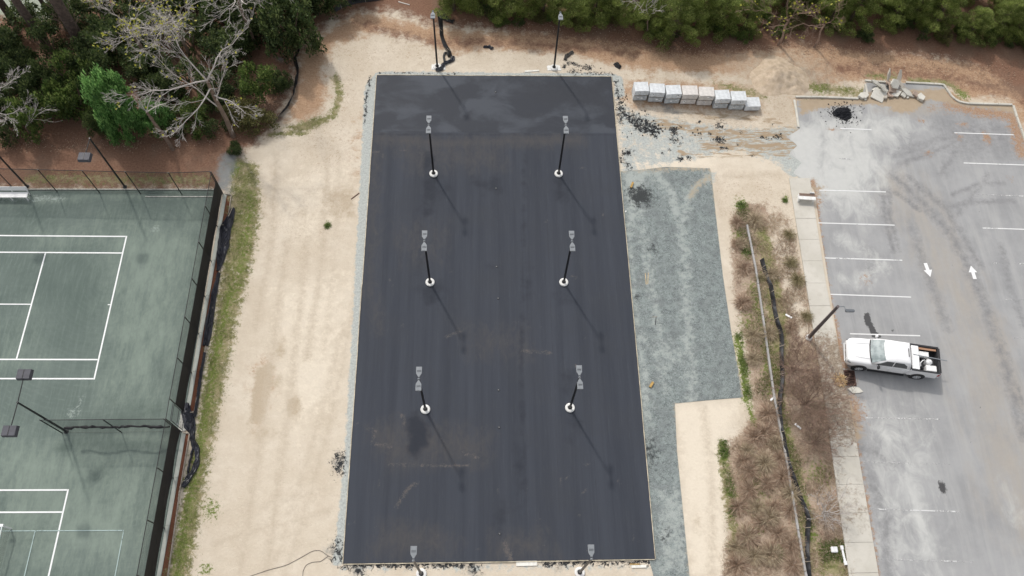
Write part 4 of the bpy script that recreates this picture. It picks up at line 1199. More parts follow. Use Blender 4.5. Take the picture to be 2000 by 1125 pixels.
# ---------------------------------------------------------------- white bench on the court
o = px(27, 388)
bn = thing('court_bench', 'long white slatted bench at the back of the tennis court', 'bench', o)
x1, x0 = px(53, 384, .45).x, px(53, 384, .45).x - 3.6
for k in range(4):
    q = MB(); q.box(((x0 + x1) / 2, o.y - .12 + k * .115, .455), (x1 - x0, .112, .035)); q.build('seat_slat', white_paint, bn, origin=o)
for k in range(3):
    q = MB(); q.box(((x0 + x1) / 2, o.y + .40 + k * .035, .58 + k * .13), (x1 - x0, .03, .128)); q.build('back_slat', white_paint, bn, origin=o)
for k in range(4):
    x = x1 - .12 - k * (x1 - x0 - .24) / 3
    q = MB(); q.box((x, o.y - .14, .215), (.07, .07, .44)); q.build('leg', white_paint, bn, origin=o)
    q = MB(); q.beam((x + .002, o.y + .34, 0), (x + .002, o.y + .46, .92), .06, .06); q.build('leg', white_paint, bn, origin=o)
    q = MB(); q.box((x, o.y + .08, .425), (.05, .44, .03)); q.build('cross_bearer', white_paint, bn, origin=o)

# ---------------------------------------------------------------- tennis net
n0 = px(22, 1033)
ndir = dn.copy()
nt_ = thing('tennis_net', 'tennis net with pale top band and white post on the lower court', 'net', n0)
n1 = n0 + ndir * 10.0
q = MB(); q.tube([n0 + V((0, 0, 0)), n0 + V((0, 0, 1.07))], .05, 12); q.build('post', white_paint, nt_, origin=n0)
q = MB(); q.box((n0.x - .12, n0.y + .04, 1.02), (.34, .16, .12)); q.build('winder', white_paint, nt_, origin=n0)
q = MB(); q.tube([n1, n1 + V((0, 0, 1.07))], .05, 12); q.build('post', white_paint, nt_, origin=n0)
band = plain('net_band', (0.62, 0.68, 0.66), 0.8)
q = MB()
for i in range(12):
    f0, f1 = i / 12, (i + 1) / 12
    za, zb = 1.05 - .14 * math.sin(math.pi * f0), 1.05 - .14 * math.sin(math.pi * f1)
    q.beam(n0.lerp(n1, f0) + V((0, 0, za)), n0.lerp(n1, f1) + V((0, 0, zb)), .05, .07)
q.build('top_band', band, nt_, origin=n0)
q = MB()
vs, fs = [], []
for i in range(13):
    f0 = i / 12
    p = n0.lerp(n1, f0)
    vs += [p + V((0, 0, .04)), p + V((0, 0, 1.02 - .14 * math.sin(math.pi * f0)))]
for i in range(12): fs.append((2 * i, 2 * i + 2, 2 * i + 3, 2 * i + 1))
q.add(vs, fs); q.build('netting', link_m, nt_, origin=n0)

# ---------------------------------------------------------------- black fabric: silt fences, rolled screens, scraps
fabric = plain('black_silt_fabric', (0.012, 0.012, 0.014), 0.55, 0, 0.4, 2.0)
fabric2 = plain('navy_black_tarp', (0.020, 0.021, 0.030), 0.42, 0, 0.5, 3.0)
stake_m = plain('weathered_stake', (0.34, 0.29, 0.23), 0.85, 0, 0.25)
def resample(pts, n):
    pts = [V((p[0], p[1], p[2] if len(p) > 2 else 0)) for p in pts]
    L = [0]
    for a, c in zip(pts[:-1], pts[1:]): L.append(L[-1] + (c - a).length)
    out = []
    for i in range(n):
        s = L[-1] * i / (n - 1)
        for k in range(len(pts) - 1):
            if s <= L[k + 1] + 1e-9:
                out.append(pts[k].lerp(pts[k + 1], (s - L[k]) / max(1e-9, L[k + 1] - L[k]))); break
    # soften the corners
    for _ in range(2):
        out = [out[0]] + [(out[i - 1] + out[i] * 2 + out[i + 1]) / 4 for i in range(1, len(out) - 1)] + [out[-1]]
    return out

def silt_fence(label, run, h, lean, seed, stakes=True, step=.16):
    """a slumped strip of fabric on stakes; lean pushes the top sideways"""
    rr = random.Random(seed)
    raw = pxs(run)
    Ltot = sum((c - a).length for a, c in zip(raw[:-1], raw[1:]))
    n = max(6, int(Ltot / step))
    pts = resample(raw, n)
    t_ = thing('silt_fence', label, 'silt fence', pts[0], 0, 'black silt fences')
    vs, fs = [], []
    K = 5
    ph = rr.uniform(0, 6)
    for i, p in enumerate(pts):
        d = (pts[min(i + 1, n - 1)] - pts[max(i - 1, 0)]).normalized()
        s_ = V((-d.y, d.x, 0))
        slump = .75 + .25 * math.sin(i * .37 + ph) + rr.uniform(-.06, .06)
        fold = .05 * math.sin(i * .9 + ph)
        for side in (0, 1):
            for k in range(K):
                f = k / (K - 1)
                off = lean * (f ** 1.3) * (1.25 - .4 * slump) + fold * math.sin(f * 3) - side * .012 * (1 if lean > 0 else -1)
                vs.append(p + s_ * off + V((0, 0, .004 + h * f * slump * (1 - .25 * f))))
    for i in range(n - 1):
        a, c = i * 2 * K, (i + 1) * 2 * K
        for k in range(K - 1):
            fs += [(a + k, c + k, c + k + 1, a + k + 1), (a + K + k, a + K + k + 1, c + K + k + 1, c + K + k)]
        fs += [(a, a + K, c + K, c), (a + K - 1, c + K - 1, c + 2 * K - 1, a + 2 * K - 1)]
    q = MB(); q.add(vs, fs); q.build('fabric', fabric, t_, origin=pts[0])
    if stakes:
        for i in range(4, n - 2, max(8, int(2.2 / step))):
            p = pts[i]
            d = (pts[i + 1] - pts[i - 1]).normalized(); s_ = V((-d.y, d.x, 0))
            q = MB(); q.beam(p - s_ * .03 * math.copysign(1, lean), p + s_ * (lean * .8) + V((rr.uniform(-.06, .06), 0, h * .95)), .035, .035)
            q.build('stake', stake_m, t_, origin=pts[0])
    return t_
silt_fence('slumped black silt fence bending along the edge of the left woods', [(534, 243), (548, 222), (562, 203), (572, 188), (575, 160), (580, 138), (576, 128), (572, 116), (582, 98), (584, 84)], .62, -.30, 1)
silt_fence('black silt fence half hidden under trees at the sandy bend', [(655, 24), (672, 14), (700, 6), (735, 2), (770, -6)], .55, .3, 2)
silt_fence('black silt fence strip leading from the tangled pole back to the trees', [(884, 112), (880, 98), (872, 86), (866, 70), (865, 50), (864, 36), (858, 22)], .45, .36, 3)
silt_fence('long black silt fence snaking through the dry planting strip', [(1484, 508), (1490, 530), (1502, 562), (1508, 600), (1514, 630), (1523, 660), (1522, 700), (1524, 740), (1517, 790), (1522, 840), (1531, 885), (1540, 920), (1556, 965), (1574, 1010), (1572, 1050), (1572, 1090), (1576, 1140)], .5, .22, 4)

def bundle(name, label, cat, run, width, n_str, mat, seed, group=None, z=0.03, seg=40):
    """a loose bundle of crumpled strips lying along a path"""
    rr = random.Random(seed)
    pts = resample(pxs(run), seg)
    q = MB()
    wf = width if callable(width) else (lambda f: width)
    for k in range(n_str):
        ph, fr = rr.uniform(0, 6.3), rr.uniform(.15, .45)
        lane = rr.uniform(-1, 1)
        i0, i1 = (0, seg) if rr.random() < .6 else sorted((rr.randrange(0, seg - 8), rr.randrange(8, seg)))
        if i1 - i0 < 6: i0, i1 = 0, seg
        path, rad = [], []
        for i in range(i0, i1):
            f = i / (seg - 1)
            p = pts[i]
            d = (pts[min(i + 1, seg - 1)] - pts[max(i - 1, 0)]).normalized(); s_ = V((-d.y, d.x, 0))
            w = wf(f) * .5
            path.append(p + s_ * (w * (lane * .8 + .3 * math.sin(i * fr + ph))) + V((0, 0, z + .05 + .05 * (1 + math.sin(i * fr * 1.7 + ph)) * (1 - lane * lane))))
            rad.append(.03 + .035 * abs(math.sin(i * .5 + ph)))
        q.tube(path, rad, 5)
    # a crumpled sheet underneath
    vs, fs = [], []
    for i, p in enumerate(pts):
        d = (pts[min(i + 1, seg - 1)] - pts[max(i - 1, 0)]).normalized(); s_ = V((-d.y, d.x, 0))
        w = wf(i / (seg - 1)) * .5
        for k in range(7):
            g = -1 + k / 3
            vs.append(p + s_ * (w * g) + V((0, 0, z + (.09 * (1 - g * g) + rr.uniform(0, .05)) * (0.15 if abs(g) > .9 else 1))))
    for i in range(seg - 1):
        for k in range(6): fs.append((i * 7 + k, i * 7 + k + 1, (i + 1) * 7 + k + 1, (i + 1) * 7 + k))
    q.add(vs, fs)
    return tag(q.build(name, mat), label, cat, group)
BG = 'bundled wind screens beside the fence'
bundle('screen_bundle', 'thick bundle of navy black screen fabric below the court corner', 'tarp', [(456, 408), (449, 428), (441, 447), (436, 475), (432, 505), (427, 530)], lambda f: .25 + .62 * math.sin(math.pi * min(1, f * 1.05)) ** .8, 16, fabric2, 1, BG)
bundle('screen_bundle', 'narrow black screen bundle lying along the mulch bed boards', 'tarp', [(428, 534), (418, 580), (410, 630), (402, 676)], lambda f: .22 + .38 * f * (1 - max(0, f - .85) * 4), 11, fabric2, 2, BG)
bundle('screen_bundle', 'thin dark cord-like screen roll between the bundles above the gate', 'tarp', [(400, 690), (392, 740), (385, 790), (380, 815)], lambda f: .16, 6, fabric2, 3, BG)
bundle('screen_bundle', 'fan of navy black screen fabric gathered at the court gate', 'tarp', [(366, 788), (364, 805), (370, 825), (376, 845), (377, 858)], lambda f: .30 + .5 * math.sin(math.pi * min(1, f * 1.1)) ** 1.2, 15, fabric2, 4, BG)
bundle('screen_bundle', 'curved tail of navy black screen fabric on the grass below the gate', 'tarp', [(377, 858), (380, 868), (386, 880), (386, 900), (380, 920), (368, 936), (358, 952)], lambda f: .24 + .16 * math.sin(f * 9) ** 2, 9, fabric2, 5, BG)
bundle('screen_cord', 'thin dark cord looping beside the curved screen tail', 'cord', [(378, 862), (377, 880), (371, 905), (368, 928)], lambda f: .07, 3, fabric2, 6)  # loose cord from the wind screens
q = MB(); a, c = px(448, 425), px(457, 405); q.beam(a + V((0, 0, .19)), c + V((0, 0, .22)), .05, .04)
tag(q.build('wooden_pole', stake_m), 'pale wooden pole sticking out of the thick screen bundle', 'pole')
bundle('fabric_scrap', 'crumpled black fabric wrapped round the base of the forest-side pole', 'fabric', [(851, 137), (862, 136), (866, 126), (873, 122), (884, 118), (884, 112)], lambda f: .3, 9, fabric2, 7, z=.02)
bundle('fabric_scrap', 'small loop of black fabric beside the tangled pole', 'fabric', [(868, 122), (866, 110), (868, 104), (874, 104), (877, 112)], lambda f: .14, 5, fabric, 8, z=.02)
bundle('fabric_scrap', 'black fabric tatters under the tree behind the tangled pole', 'fabric', [(860, 22), (866, 34), (874, 40), (886, 44)], lambda f: .5 + .25 * math.sin(f * 6), 10, fabric, 9)
bundle('fabric_scrap', 'lone black scrap on the sand between the two forest-side poles', 'fabric', [(944, 93), (950, 92), (956, 92), (962, 96)], lambda f: .16 + .2 * f, 4, fabric2, 10, z=.0)
bundle('fabric_scrap', 'grey-black scrap lying above the black debris by the pad', 'fabric', [(1103, 118), (1106, 111), (1112, 106), (1119, 102)], lambda f: .2 + .1 * math.sin(f * 3), 5, plain('charcoal_scrap', (.06, .055, .05), .7, 0, .4), 11, z=.0)
bundle('fabric_scrap', 'star-shaped black scrap on the sand above the pallets', 'fabric', [(1202, 124), (1206, 129), (1212, 132)], lambda f: .45, 8, fabric, 12, z=.0)

# ---------------------------------------------------------------- pallets of pavers
wrap_w = plain('white_pallet_wrap', (0.60, 0.62, 0.63), 0.35, 0, 0.16, 3.5, 0.35)
wrap_g = plain('grey_pallet_wrap', (0.45, 0.47, 0.475), 0.4, 0, 0.2, 3.5, 0.35)
wrap_p = plain('pinkish_pallet_wrap', (0.60, 0.565, 0.53), 0.4, 0, 0.14, 3.5, 0.35)
pal_wood = plain('pallet_wood', (0.30, 0.23, 0.16), 0.85, 0, 0.25)
label_w = plain('white_label', (0.85, 0.85, 0.85), 0.5, 0, 0.02)
label_k = plain('black_print', (0.02, 0.02, 0.02), 0.6)
def paver_pallet(loc, rz, z, mat, w, d, h, label, seed):
    rr = random.Random(seed)
    t_ = thing('paver_pallet', label, 'pallet', (loc.x, loc.y, z), rz, 'wrapped pallets of pavers')
    q = MB()
    for k in (-1, 0, 1): q.box((k * w * .42, 0, .035), (.09, d * .96, .07))
    q.box((0, 0, .082), (w * .98, d * .98, .02))
    q.build('wooden_pallet', pal_wood, t_)
    q = MB()
    # wrapped stack: courses of pavers pressing through the film
    nz = 5
    vs, fs = [], []
    nn = 6
    ring = [(-1 + 2 * i / nn, -1) for i in range(nn)] + [(1, -1 + 2 * i / nn) for i in range(nn)] + [(1 - 2 * i / nn, 1) for i in range(nn)] + [(-1, 1 - 2 * i / nn) for i in range(nn)]
    lev = []
    for k in range(nz):
        z0, z1 = .095 + (h - .095) * k / nz, .095 + (h - .095) * (k + 1) / nz
        lev += [(z0 + .006, -.010), (z0 + .02, .004), (z1 - .02, .004), (z1 - .006, -.010)]
    for zz, ins in lev:
        for a, c in ring:
            vs.append((a * (w / 2 + ins) + rr.uniform(-.006, .006), c * (d / 2 + ins) + rr.uniform(-.006, .006), zz))
    R_ = len(ring)
    for i in range(len(lev) - 1):
        for k in range(R_): fs.append((i * R_ + k, i * R_ + (k + 1) % R_, (i + 1) * R_ + (k + 1) % R_, (i + 1) * R_ + k))
    fs.append(tuple(reversed(range(R_))))
    top0 = (len(lev) - 1) * R_
    vs.append((0, 0, h + rr.uniform(.0, .02)))
    for k in range(R_): fs.append((top0 + k, top0 + (k + 1) % R_, len(vs) - 1))
    q.add(vs, fs); wr = q.build('wrapped_pavers', mat, t_)
    for k in range(rr.choice((1, 2))):
        x = rr.uniform(-.35, .3)
        q = MB(); q.box((x * w, -d / 2 - .012, h * rr.uniform(.55, .75)), (.17, .008, .13)); lb = q.build('label', label_w, wr)
        if k == 0:
            q = MB(); q.box((x * w, -d / 2 - .019, h * .68), (.07, .006, .06)); q.build('printed_mark', label_k, lb)
    return t_
stk = [(1234.5, 1262, 197.5, 0), (1264, 1293, 200.5, 1), (1295.5, 1325, 203.5, 0), (1327, 1357, 204.5, 2), (1359, 1388, 207, 2), (1390.5, 1419, 213, 0), (1421, 1450, 215.5, 0), (1452, 1482, 217.5, 3)]
nth = ['first stack from the pad', 'second stack from the pad', 'third stack from the pad', 'fourth stack from the pad', 'fifth stack from the pad', 'sixth stack from the pad', 'seventh stack from the pad']
for i, (ua, ub, v, c) in enumerate(stk):
    a, e = px(ua, v), px(ub, v)
    w = (e - a).length - .02
    d, h = .95, .635
    rz = math.atan2(e.y - a.y, e.x - a.x) + [0.0, -.03, .02, .015, -.02, .03, -.01, .02][i]
    ctr = (a + e) / 2 + V((-math.sin(rz), math.cos(rz), 0)) * d / 2
    if c == 3:
        paver_pallet(ctr, rz, 0, wrap_w, w, d, h, 'single low pallet of white wrapped pavers at the end nearest the sand pile', 40 + i)
    else:
        lo, hi = {0: (wrap_g, wrap_w), 1: (wrap_g, wrap_w), 2: (wrap_p, wrap_p)}[c]
        col = 'pinkish' if c == 2 else 'white'
        paver_pallet(ctr, rz, 0, lo, w * .97, d, h, 'bottom pallet of %s wrapped pavers, %s' % ('pinkish' if c == 2 else 'grey', nth[i]), 50 + i)
        paver_pallet(ctr + V((.02, -.02, 0)), rz + random.Random(i).uniform(-.03, .03), h + .014, hi, w, d, h, 'top pallet of %s wrapped pavers, %s' % (col, nth[i]), 60 + i)

# ---------------------------------------------------------------- sand pile, asphalt heap, rubble
def mound(name, label, cat, c, rx, ry, h, mat, seed, n=46, power=1.3, rough=.06):
    rr = np.random.RandomState(seed)
    g = np.linspace(-1.15, 1.15, n)
    X, Y = np.meshgrid(g, g)
    ang = np.arctan2(Y, X)
    wob = 1 + .10 * np.sin(3 * ang + seed) + .06 * np.sin(5 * ang + 2 * seed)
    R_ = np.sqrt(X ** 2 + Y ** 2) / wob
    Z = h * np.clip(1 - R_, 0, 1) ** power
    nz = rr.rand(n, n)
    for _ in range(2): nz = (nz + np.roll(nz, 1, 0) + np.roll(nz, 1, 1) + np.roll(nz, -1, 0) + np.roll(nz, -1, 1)) / 5
    Z = Z + rough * (nz - .5) * 4 * np.clip((1 - R_) * 2.5, 0, 1)
    Z = np.where(R_ >= 1, -.05, np.maximum(Z, .004))
    co = np.column_stack([(X * rx).ravel(), (Y * ry).ravel(), Z.ravel()])
    i = np.arange(n * n).reshape(n, n)
    F = np.stack([i[:-1, :-1], i[:-1, 1:], i[1:, 1:], i[1:, :-1]], -1).reshape(-1, 4)
    me = np_mesh(name, co, F, mat, smooth=True)
    return tag(link_mesh(name, me, None, (c.x, c.y, 0)), label, cat)
def loose(name, lo, hi, dark, scale=6):
    m, nt, b, out = new_mat(name)
    N = NT(nt)
    n1, n2 = N.noise(scale * .35, 7, .7), N.noise(scale * 4, 3, .7)
    c = N.mix(N.step(n1, .35, .65), lo, hi)
    c = N.mix(N.step(n2, .5, .75, 0, .6), c, dark)
    nt.links.new(c, b.inputs['Base Color'])
    b.inputs['Roughness'].default_value = .95
    b.inputs['Specular IOR Level'].default_value = .15
    nt.links.new(N.bump(N.math('ADD', n1, n2), .5, .05), b.inputs['Normal'])
    return m
mound('sand_pile', 'rounded pile of pale brown sand below the woods', 'sand pile', px(1522, 152), 2.5, 2.1, .85, loose('piled_sand', (.48, .38, .275), (.60, .49, .37), (.38, .285, .20)), 3, power=1.15, rough=.10)
mound('asphalt_heap', 'small heap of black asphalt crumbs on the grey car park', 'asphalt heap', px(1646, 222), .88, .72, .28, loose('asphalt_crumbs', (.010, .011, .014), (.022, .023, .027), (.004, .004, .005), 14), 5, rough=.10)
rr = random.Random(21)
# crumbs thrown round the black heap and along the pad: too many to count
crumb = plain('asphalt_crumb', (.016, .017, .019), .8, 0, .4)
q = MB()
def crumbs(u, v, n, su, sv, s0, s1):
    for _ in range(n):
        p = px(rr.gauss(u, su), rr.gauss(v, sv))
        if PX0 - .1 < p.x < PX1 + .1 and PY0 - .1 < p.y < PY1 + .1: continue
        s = rr.uniform(s0, s1)
        q.box((p.x, p.y, s * .3 + .01), (s, s * rr.uniform(.5, 1), s * .6), rr.uniform(0, 3))
crumbs(1646, 222, 260, 16, 11, .03, .09)
crumbs(1240, 236, 60, 16, 12, .03, .11)
crumbs(1275, 255, 70, 14, 8, .03, .12)
crumbs(1215, 200, 50, 6, 16, .03, .09)
for u, v in ((1317, 254), (1406, 273), (1396, 275), (1225, 298), (1404, 245), (1520, 268), (1330, 310), (1210, 312), (1365, 262)): crumbs(u, v, 12, 6, 3, .03, .10)
crumbs(1150, 135, 14, 16, 3, .03, .08)
tag(q.build('asphalt_crumbs', crumb), 'black asphalt crumbs scattered on the ground beside the pad', kind='stuff')

rub_m = [concrete('broken_concrete_a', (.58, .56, .50)), concrete('broken_concrete_b', (.47, .43, .37)), concrete('broken_concrete_c', (.40, .31, .25))]
def slab_piece(c, size, rot, seed, mat, label):
    rr = random.Random(seed)
    n = rr.choice((4, 5, 6))
    poly = []
    for k in range(n):
        a = 2 * math.pi * (k + rr.uniform(-.25, .25)) / n
        poly.append((size[0] / 2 * math.cos(a) * rr.uniform(.8, 1.15), size[1] / 2 * math.sin(a) * rr.uniform(.8, 1.15)))
    q = MB(); q.prism(poly, -size[2] / 2, size[2] / 2)
    o_ = q.build('concrete_slab_piece', mat, bevel=.012)
    o_.location = c
    o_.rotation_euler = rot
    return tag(o_, label, 'rubble', 'broken concrete by the car park kerb')
# u, v, z, size, tilt, colour, label
RUB = [(1716, 186, .16, (1.5, 1.2, .12), (.22, -.12, .5), 0, 'largest flat pale slab at the foot of the rubble heap'),
       (1716, 166, .22, (1.5, .30, .16), (.2, .35, -.45), 0, 'long pale broken kerb piece lying across the heap beside the flat slab'),
       (1710, 174, .14, (1.0, .28, .14), (0, .2, .5), 0, 'short pale kerb piece leaning toward the flat slab'),
       (1726, 172, .42, (.8, .7, .12), (.5, .3, 1.2), 0, 'pale tilted slab above the largest flat one'),
       (1735, 152, .48, (.28, 1.3, .13), (.85, .2, .25), 1, 'upright beige shard at the back of the heap'),
       (1748, 164, .68, (.8, .75, .12), (.6, .2, .3), 0, 'pale triangular slab on top of the heap'),
       (1756, 154, .55, (.32, 1.3, .13), (.85, -.2, -.25), 1, 'second upright beige shard at the back of the heap'),
       (1745, 172, .30, (1.1, .9, .14), (.35, .1, .8), 2, 'brown stained slab in the middle of the heap'),
       (1740, 164, .24, (1.0, .8, .15), (-.3, .35, .2), 2, 'brown stained slab half buried behind the top slab'),
       (1762, 168, .42, (1.5, .38, .16), (.2, .45, -.75), 1, 'long beige kerb piece sloping down the right of the heap'),
       (1771, 180, .22, (1.3, .40, .16), (.15, .25, -.65), 0, 'pale kerb piece at the lower right of the heap'),
       (1751, 183, .16, (.95, .55, .16), (.15, -.1, .15), 0, 'rounded pale chunk at the front of the heap'),
       (1729, 188, .14, (.8, .28, .16), (.1, .2, 1.15), 1, 'narrow beige piece beside the largest flat slab'),
       (1765, 186, .14, (.6, .5, .14), (.2, .1, .4), 0, 'pale broken block below the long kerb piece'),
       (1787, 184, .18, (.5, .55, .3), (.3, .1, .2), 2, 'pinkish block beside the square pale one'),
       (1799, 190, .16, (.66, .6, .26), (.06, .05, .15), 0, 'square pale block apart from the rubble heap'),
       (1686, 187, .14, (.8, .55, .24), (.05, .05, .1), 0, 'pale block at the end of the straight kerb'),
       (1690, 194, .06, (.28, .2, .12), (0, 0, .4), 0, 'small pale stone in front of the kerb end block'),
       (1740, 184, .12, (.7, .5, .14), (.1, .2, .9), 2, 'brown piece at the front of the heap between the pale ones'),
       (1773, 190, .08, (.4, .16, .1), (0, 0, .9), 0, 'thin pale splinter in front of the heap')]
for i, (u, v, z, sz, rot, c, lab) in enumerate(RUB):
    slab_piece(px(u, v, z * 1.1), (sz[0] * 1.15, sz[1] * 1.15, sz[2]), rot, 100 + i, rub_m[c], lab)

# ---------------------------------------------------------------- boards, stakes and other site litter
new_wood = plain('new_lumber', (.60, .47, .29), .8, 0, .2)
ochre_wood = plain('ochre_board', (.42, .27, .09), .8, 0, .2)
white_pl = plain('white_board', (.70, .68, .62), .7, 0, .12)
def plank(name, label, cat, a, b_, w, h, mat, z=0.0, group=None):
    q = MB(); q.beam(a + V((0, 0, z + h / 2 + .004)), b_ + V((0, 0, z + h / 2 + .004)), w, h)
    return tag(q.build(name, mat, bevel=.004), label, cat, group)
plank('plank', 'pale plank lying along the pad edge between the forest-side poles', 'plank', px(1025, 140), px(1053, 138), .16, .05, white_pl)
plank('plank', 'white board lying at the open end of the pad', 'plank', px(1008, 1101), px(1049, 1100), .30, .06, white_pl)
plank('plank', 'short ochre board by the dark oil patch on the gravel', 'plank', px(1232, 367), px(1236, 357), .16, .10, ochre_wood, .02)
plank('plank', 'ochre board end beside the lower gravel edge', 'plank', px(1269, 757), px(1275, 747), .17, .12, ochre_wood, .02)
plank('stake', 'slim pale stake of a pair on the gravel, toward the pad', 'stake', px(1260, 534), px(1262, 556), .05, .04, new_wood, .02, 'pale stakes on the gravel')
plank('stake', 'slim pale stake of a pair on the gravel, away from the pad', 'stake', px(1266, 533), px(1265, 555), .05, .04, new_wood, .02, 'pale stakes on the gravel')
plank('plank', 'white board stub at the pad corner on the gravel side', 'plank', px(1233, 1107), px(1262, 1106), .16, .06, white_pl)
plank('plank', 'thin yellow batten beside the white board stub', 'plank', px(1230, 1102), px(1250, 1102), .06, .04, ochre_wood)
plank('paper_scrap', 'small white scrap on the gravel edge below the ochre board', 'scrap', px(1221, 413), px(1223, 414), .12, .05, label_w, .02)
plank('stick', 'dark stick lying on the sand left of the pad', 'stick', px(686, 389), px(702, 377), .05, .05, plain('dark_stick', (.12, .07, .045), .9))
plank('stick', 'bleached branch under the forest edge at the sandy bend', 'stick', px(778, 4), px(800, 10), .06, .06, white_pl)
st = thing('survey_stake', 'thin dark metal stand with a crossbar on the gravel', 'stake', px(1280, 634, .02))
q = MB(); q.beam((0, 0, .0), (-.03, .35, .6), .04, .04); q.build('upright', black_metal, st)
q = MB(); q.beam((-.32, .34, .58), (.06, .34, .6), .03, .03); q.build('crossbar', stake_m, st)
# cable on the sand
cab = plain('dark_cable', (.13, .115, .10), .7)
q = MB(); q.tube([p + V((0, 0, .016)) for p in resample(pxs([(470, 1132), (522, 1114), (560, 1104), (590, 1088), (612, 1075), (628, 1075), (637, 1084), (648, 1089)]), 40)], .017, 6)
tag(q.build('cable', cab), 'long thin dark cable curving over the sand to the pad corner', 'cable')
q = MB(); q.tube([p + V((0, 0, .016)) for p in resample(pxs([(591, 1132), (592, 1115), (598, 1103), (610, 1098), (626, 1097), (636, 1090), (641, 1086)]), 30)], .017, 6)
tag(q.build('cable', cab), 'short dark cable bending sharply to the bottom of the sand', 'cable')
# white items in the little green patch
q = MB(); q.box((0, 0, .10), (.42, .36, .2)); o_ = q.build('valve_box', white_paint, bevel=.04); o_.location = px(1628, 1074); tag(o_, 'small white box on the green patch beside the pavement', 'box')
w_ = thing('white_pipe', 'white pipe with flared ends on the green patch beside the pavement', 'pipe', px(1648, 1086))
q = MB(); a, c = px(1643, 1070) - px(1648, 1086), px(1650, 1100) - px(1648, 1086)
q.tube([a + V((0, 0, .09)), c + V((0, 0, .09))], .075, 10); q.build('pipe', white_paint, w_)
for e in (a, c):
    dd = (c - a).normalized() * .12
    q = MB(); q.tube([e - dd + V((0, 0, .1)), e + dd + V((0, 0, .1))], .11, 10); q.build('collar', white_paint, w_)
for (u, v, L_, a_, lab) in ((1540, 618, .5, -.6, 'white board scrap in the dry strip below the grass tufts'), (1558, 833, .5, -.8, 'white splinter in the dry strip beside the long silt fence'), (1507, 780, .3, .8, 'small white stone beside the garden wall')):
    c = px(u, v); d = V((math.cos(a_), math.sin(a_), 0)) * L_ / 2
    plank('scrap', lab, 'scrap', c - d, c + d, .14, .05, label_w, .02)
plank('plank', 'bleached pinkish batten in the dry brush at the bottom of the strip', 'plank', px(1540, 1122), px(1553, 1096), .07, .06, plain('pink_batten', (.52, .42, .36), .8), .05)

# ---------------------------------------------------------------- concrete bench on the pavement
o = px(1572, 390, .11)
rz = math.atan2((px(1588, 393) - px(1556, 391)).y, (px(1588, 393) - px(1556, 391)).x)
bt = thing('pavement_bench', 'low white slab bench with brown slatted seat standing on the pavement', 'bench', o, rz)
seat_br = plain('brown_slat', (.20, .14, .11), .8, 0, .2)
q = MB(); q.box((0, -.12, .42), (1.35, .30, .07)); q.build('front_plank', white_conc, bt, bevel=.01)
for k in range(2):
    q = MB(); q.box((.05, .12 + k * .13, .40), (1.2, .11, .04)); q.build('seat_slat', seat_br, bt)
for x in (-.55, .55):
    q = MB(); q.box((x, 0, .19), (.12, .5, .38)); q.build('support', white_conc, bt, bevel=.01)
q = MB(); q.box((.42, .36, .47), (.36, .10, .14)); q.build('arm_block', white_conc, bt, bevel=.01)

# ---------------------------------------------------------------- street lamp by the pavement
o = px(1579, 660)
sp_m = plain('brown_grey_pole', (.105, .085, .085), .7, 0, .25, 2)
sl_ = thing('street_lamp', 'leaning brown street lamp with short arm and flat head beside the pavement', 'street lamp', o)
top = V((-.05, -.02, 5.45))
q = MB(); q.tube([(0, 0, -.02), top * .5, top], [.14, .12, .10], 12); q.build('pole', sp_m, sl_)
q = MB(); q.lathe((0, 0, 0), [(.24, 0), (.24, .12), (.17, .2)], 14); q.build('base', white_conc, sl_)
q = MB(); q.tube([top + V((0, 0, -.06)), top + V((.42, 0, -.02)), top + V((.45, -.22, -.02))], .035, 8); q.build('arm', grey_metal, sl_)
q = MB(); q.prism([(.37, -.30), (.42, -.42), (.95, -.42), (1.0, -.33), (.95, -.24), (.42, -.22)], 5.36, 5.48); q.build('lamp_head', fin_metal, sl_, bevel=.015)

# ---------------------------------------------------------------- storm drain by the pickup
o = px(1659, 739, .0)
dr = thing('storm_drain', 'rusty brown storm drain grate in the gutter by the pickup', 'drain', o, -.06)
rust = plain('rusty_iron', (.085, .045, .035), .8, .2, .35, 5)
q = MB()
for s in (-1, 1): q.box((s * .34, 0, .07), (.07, 1.1, .14)); q.box((0, s * .52, .07), (.61, .06, .14))
q.build('frame', rust, dr)
for k in range(8):
    q = MB(); q.box((0, -.42 + k * .12, .10), (.60, .045, .05)); q.build('bar', rust, dr)
q = MB(); q.box((0, 0, .025), (.60, .96, .012)); q.build('pit', plain('pit_dark', (.012, .010, .009), .9), dr)
slab_piece(px(1670, 762, .05), (1.0, .55, .08), (.03, .02, -.2), 300, rub_m[0], 'broken pale gutter slab below the rusty storm drain')
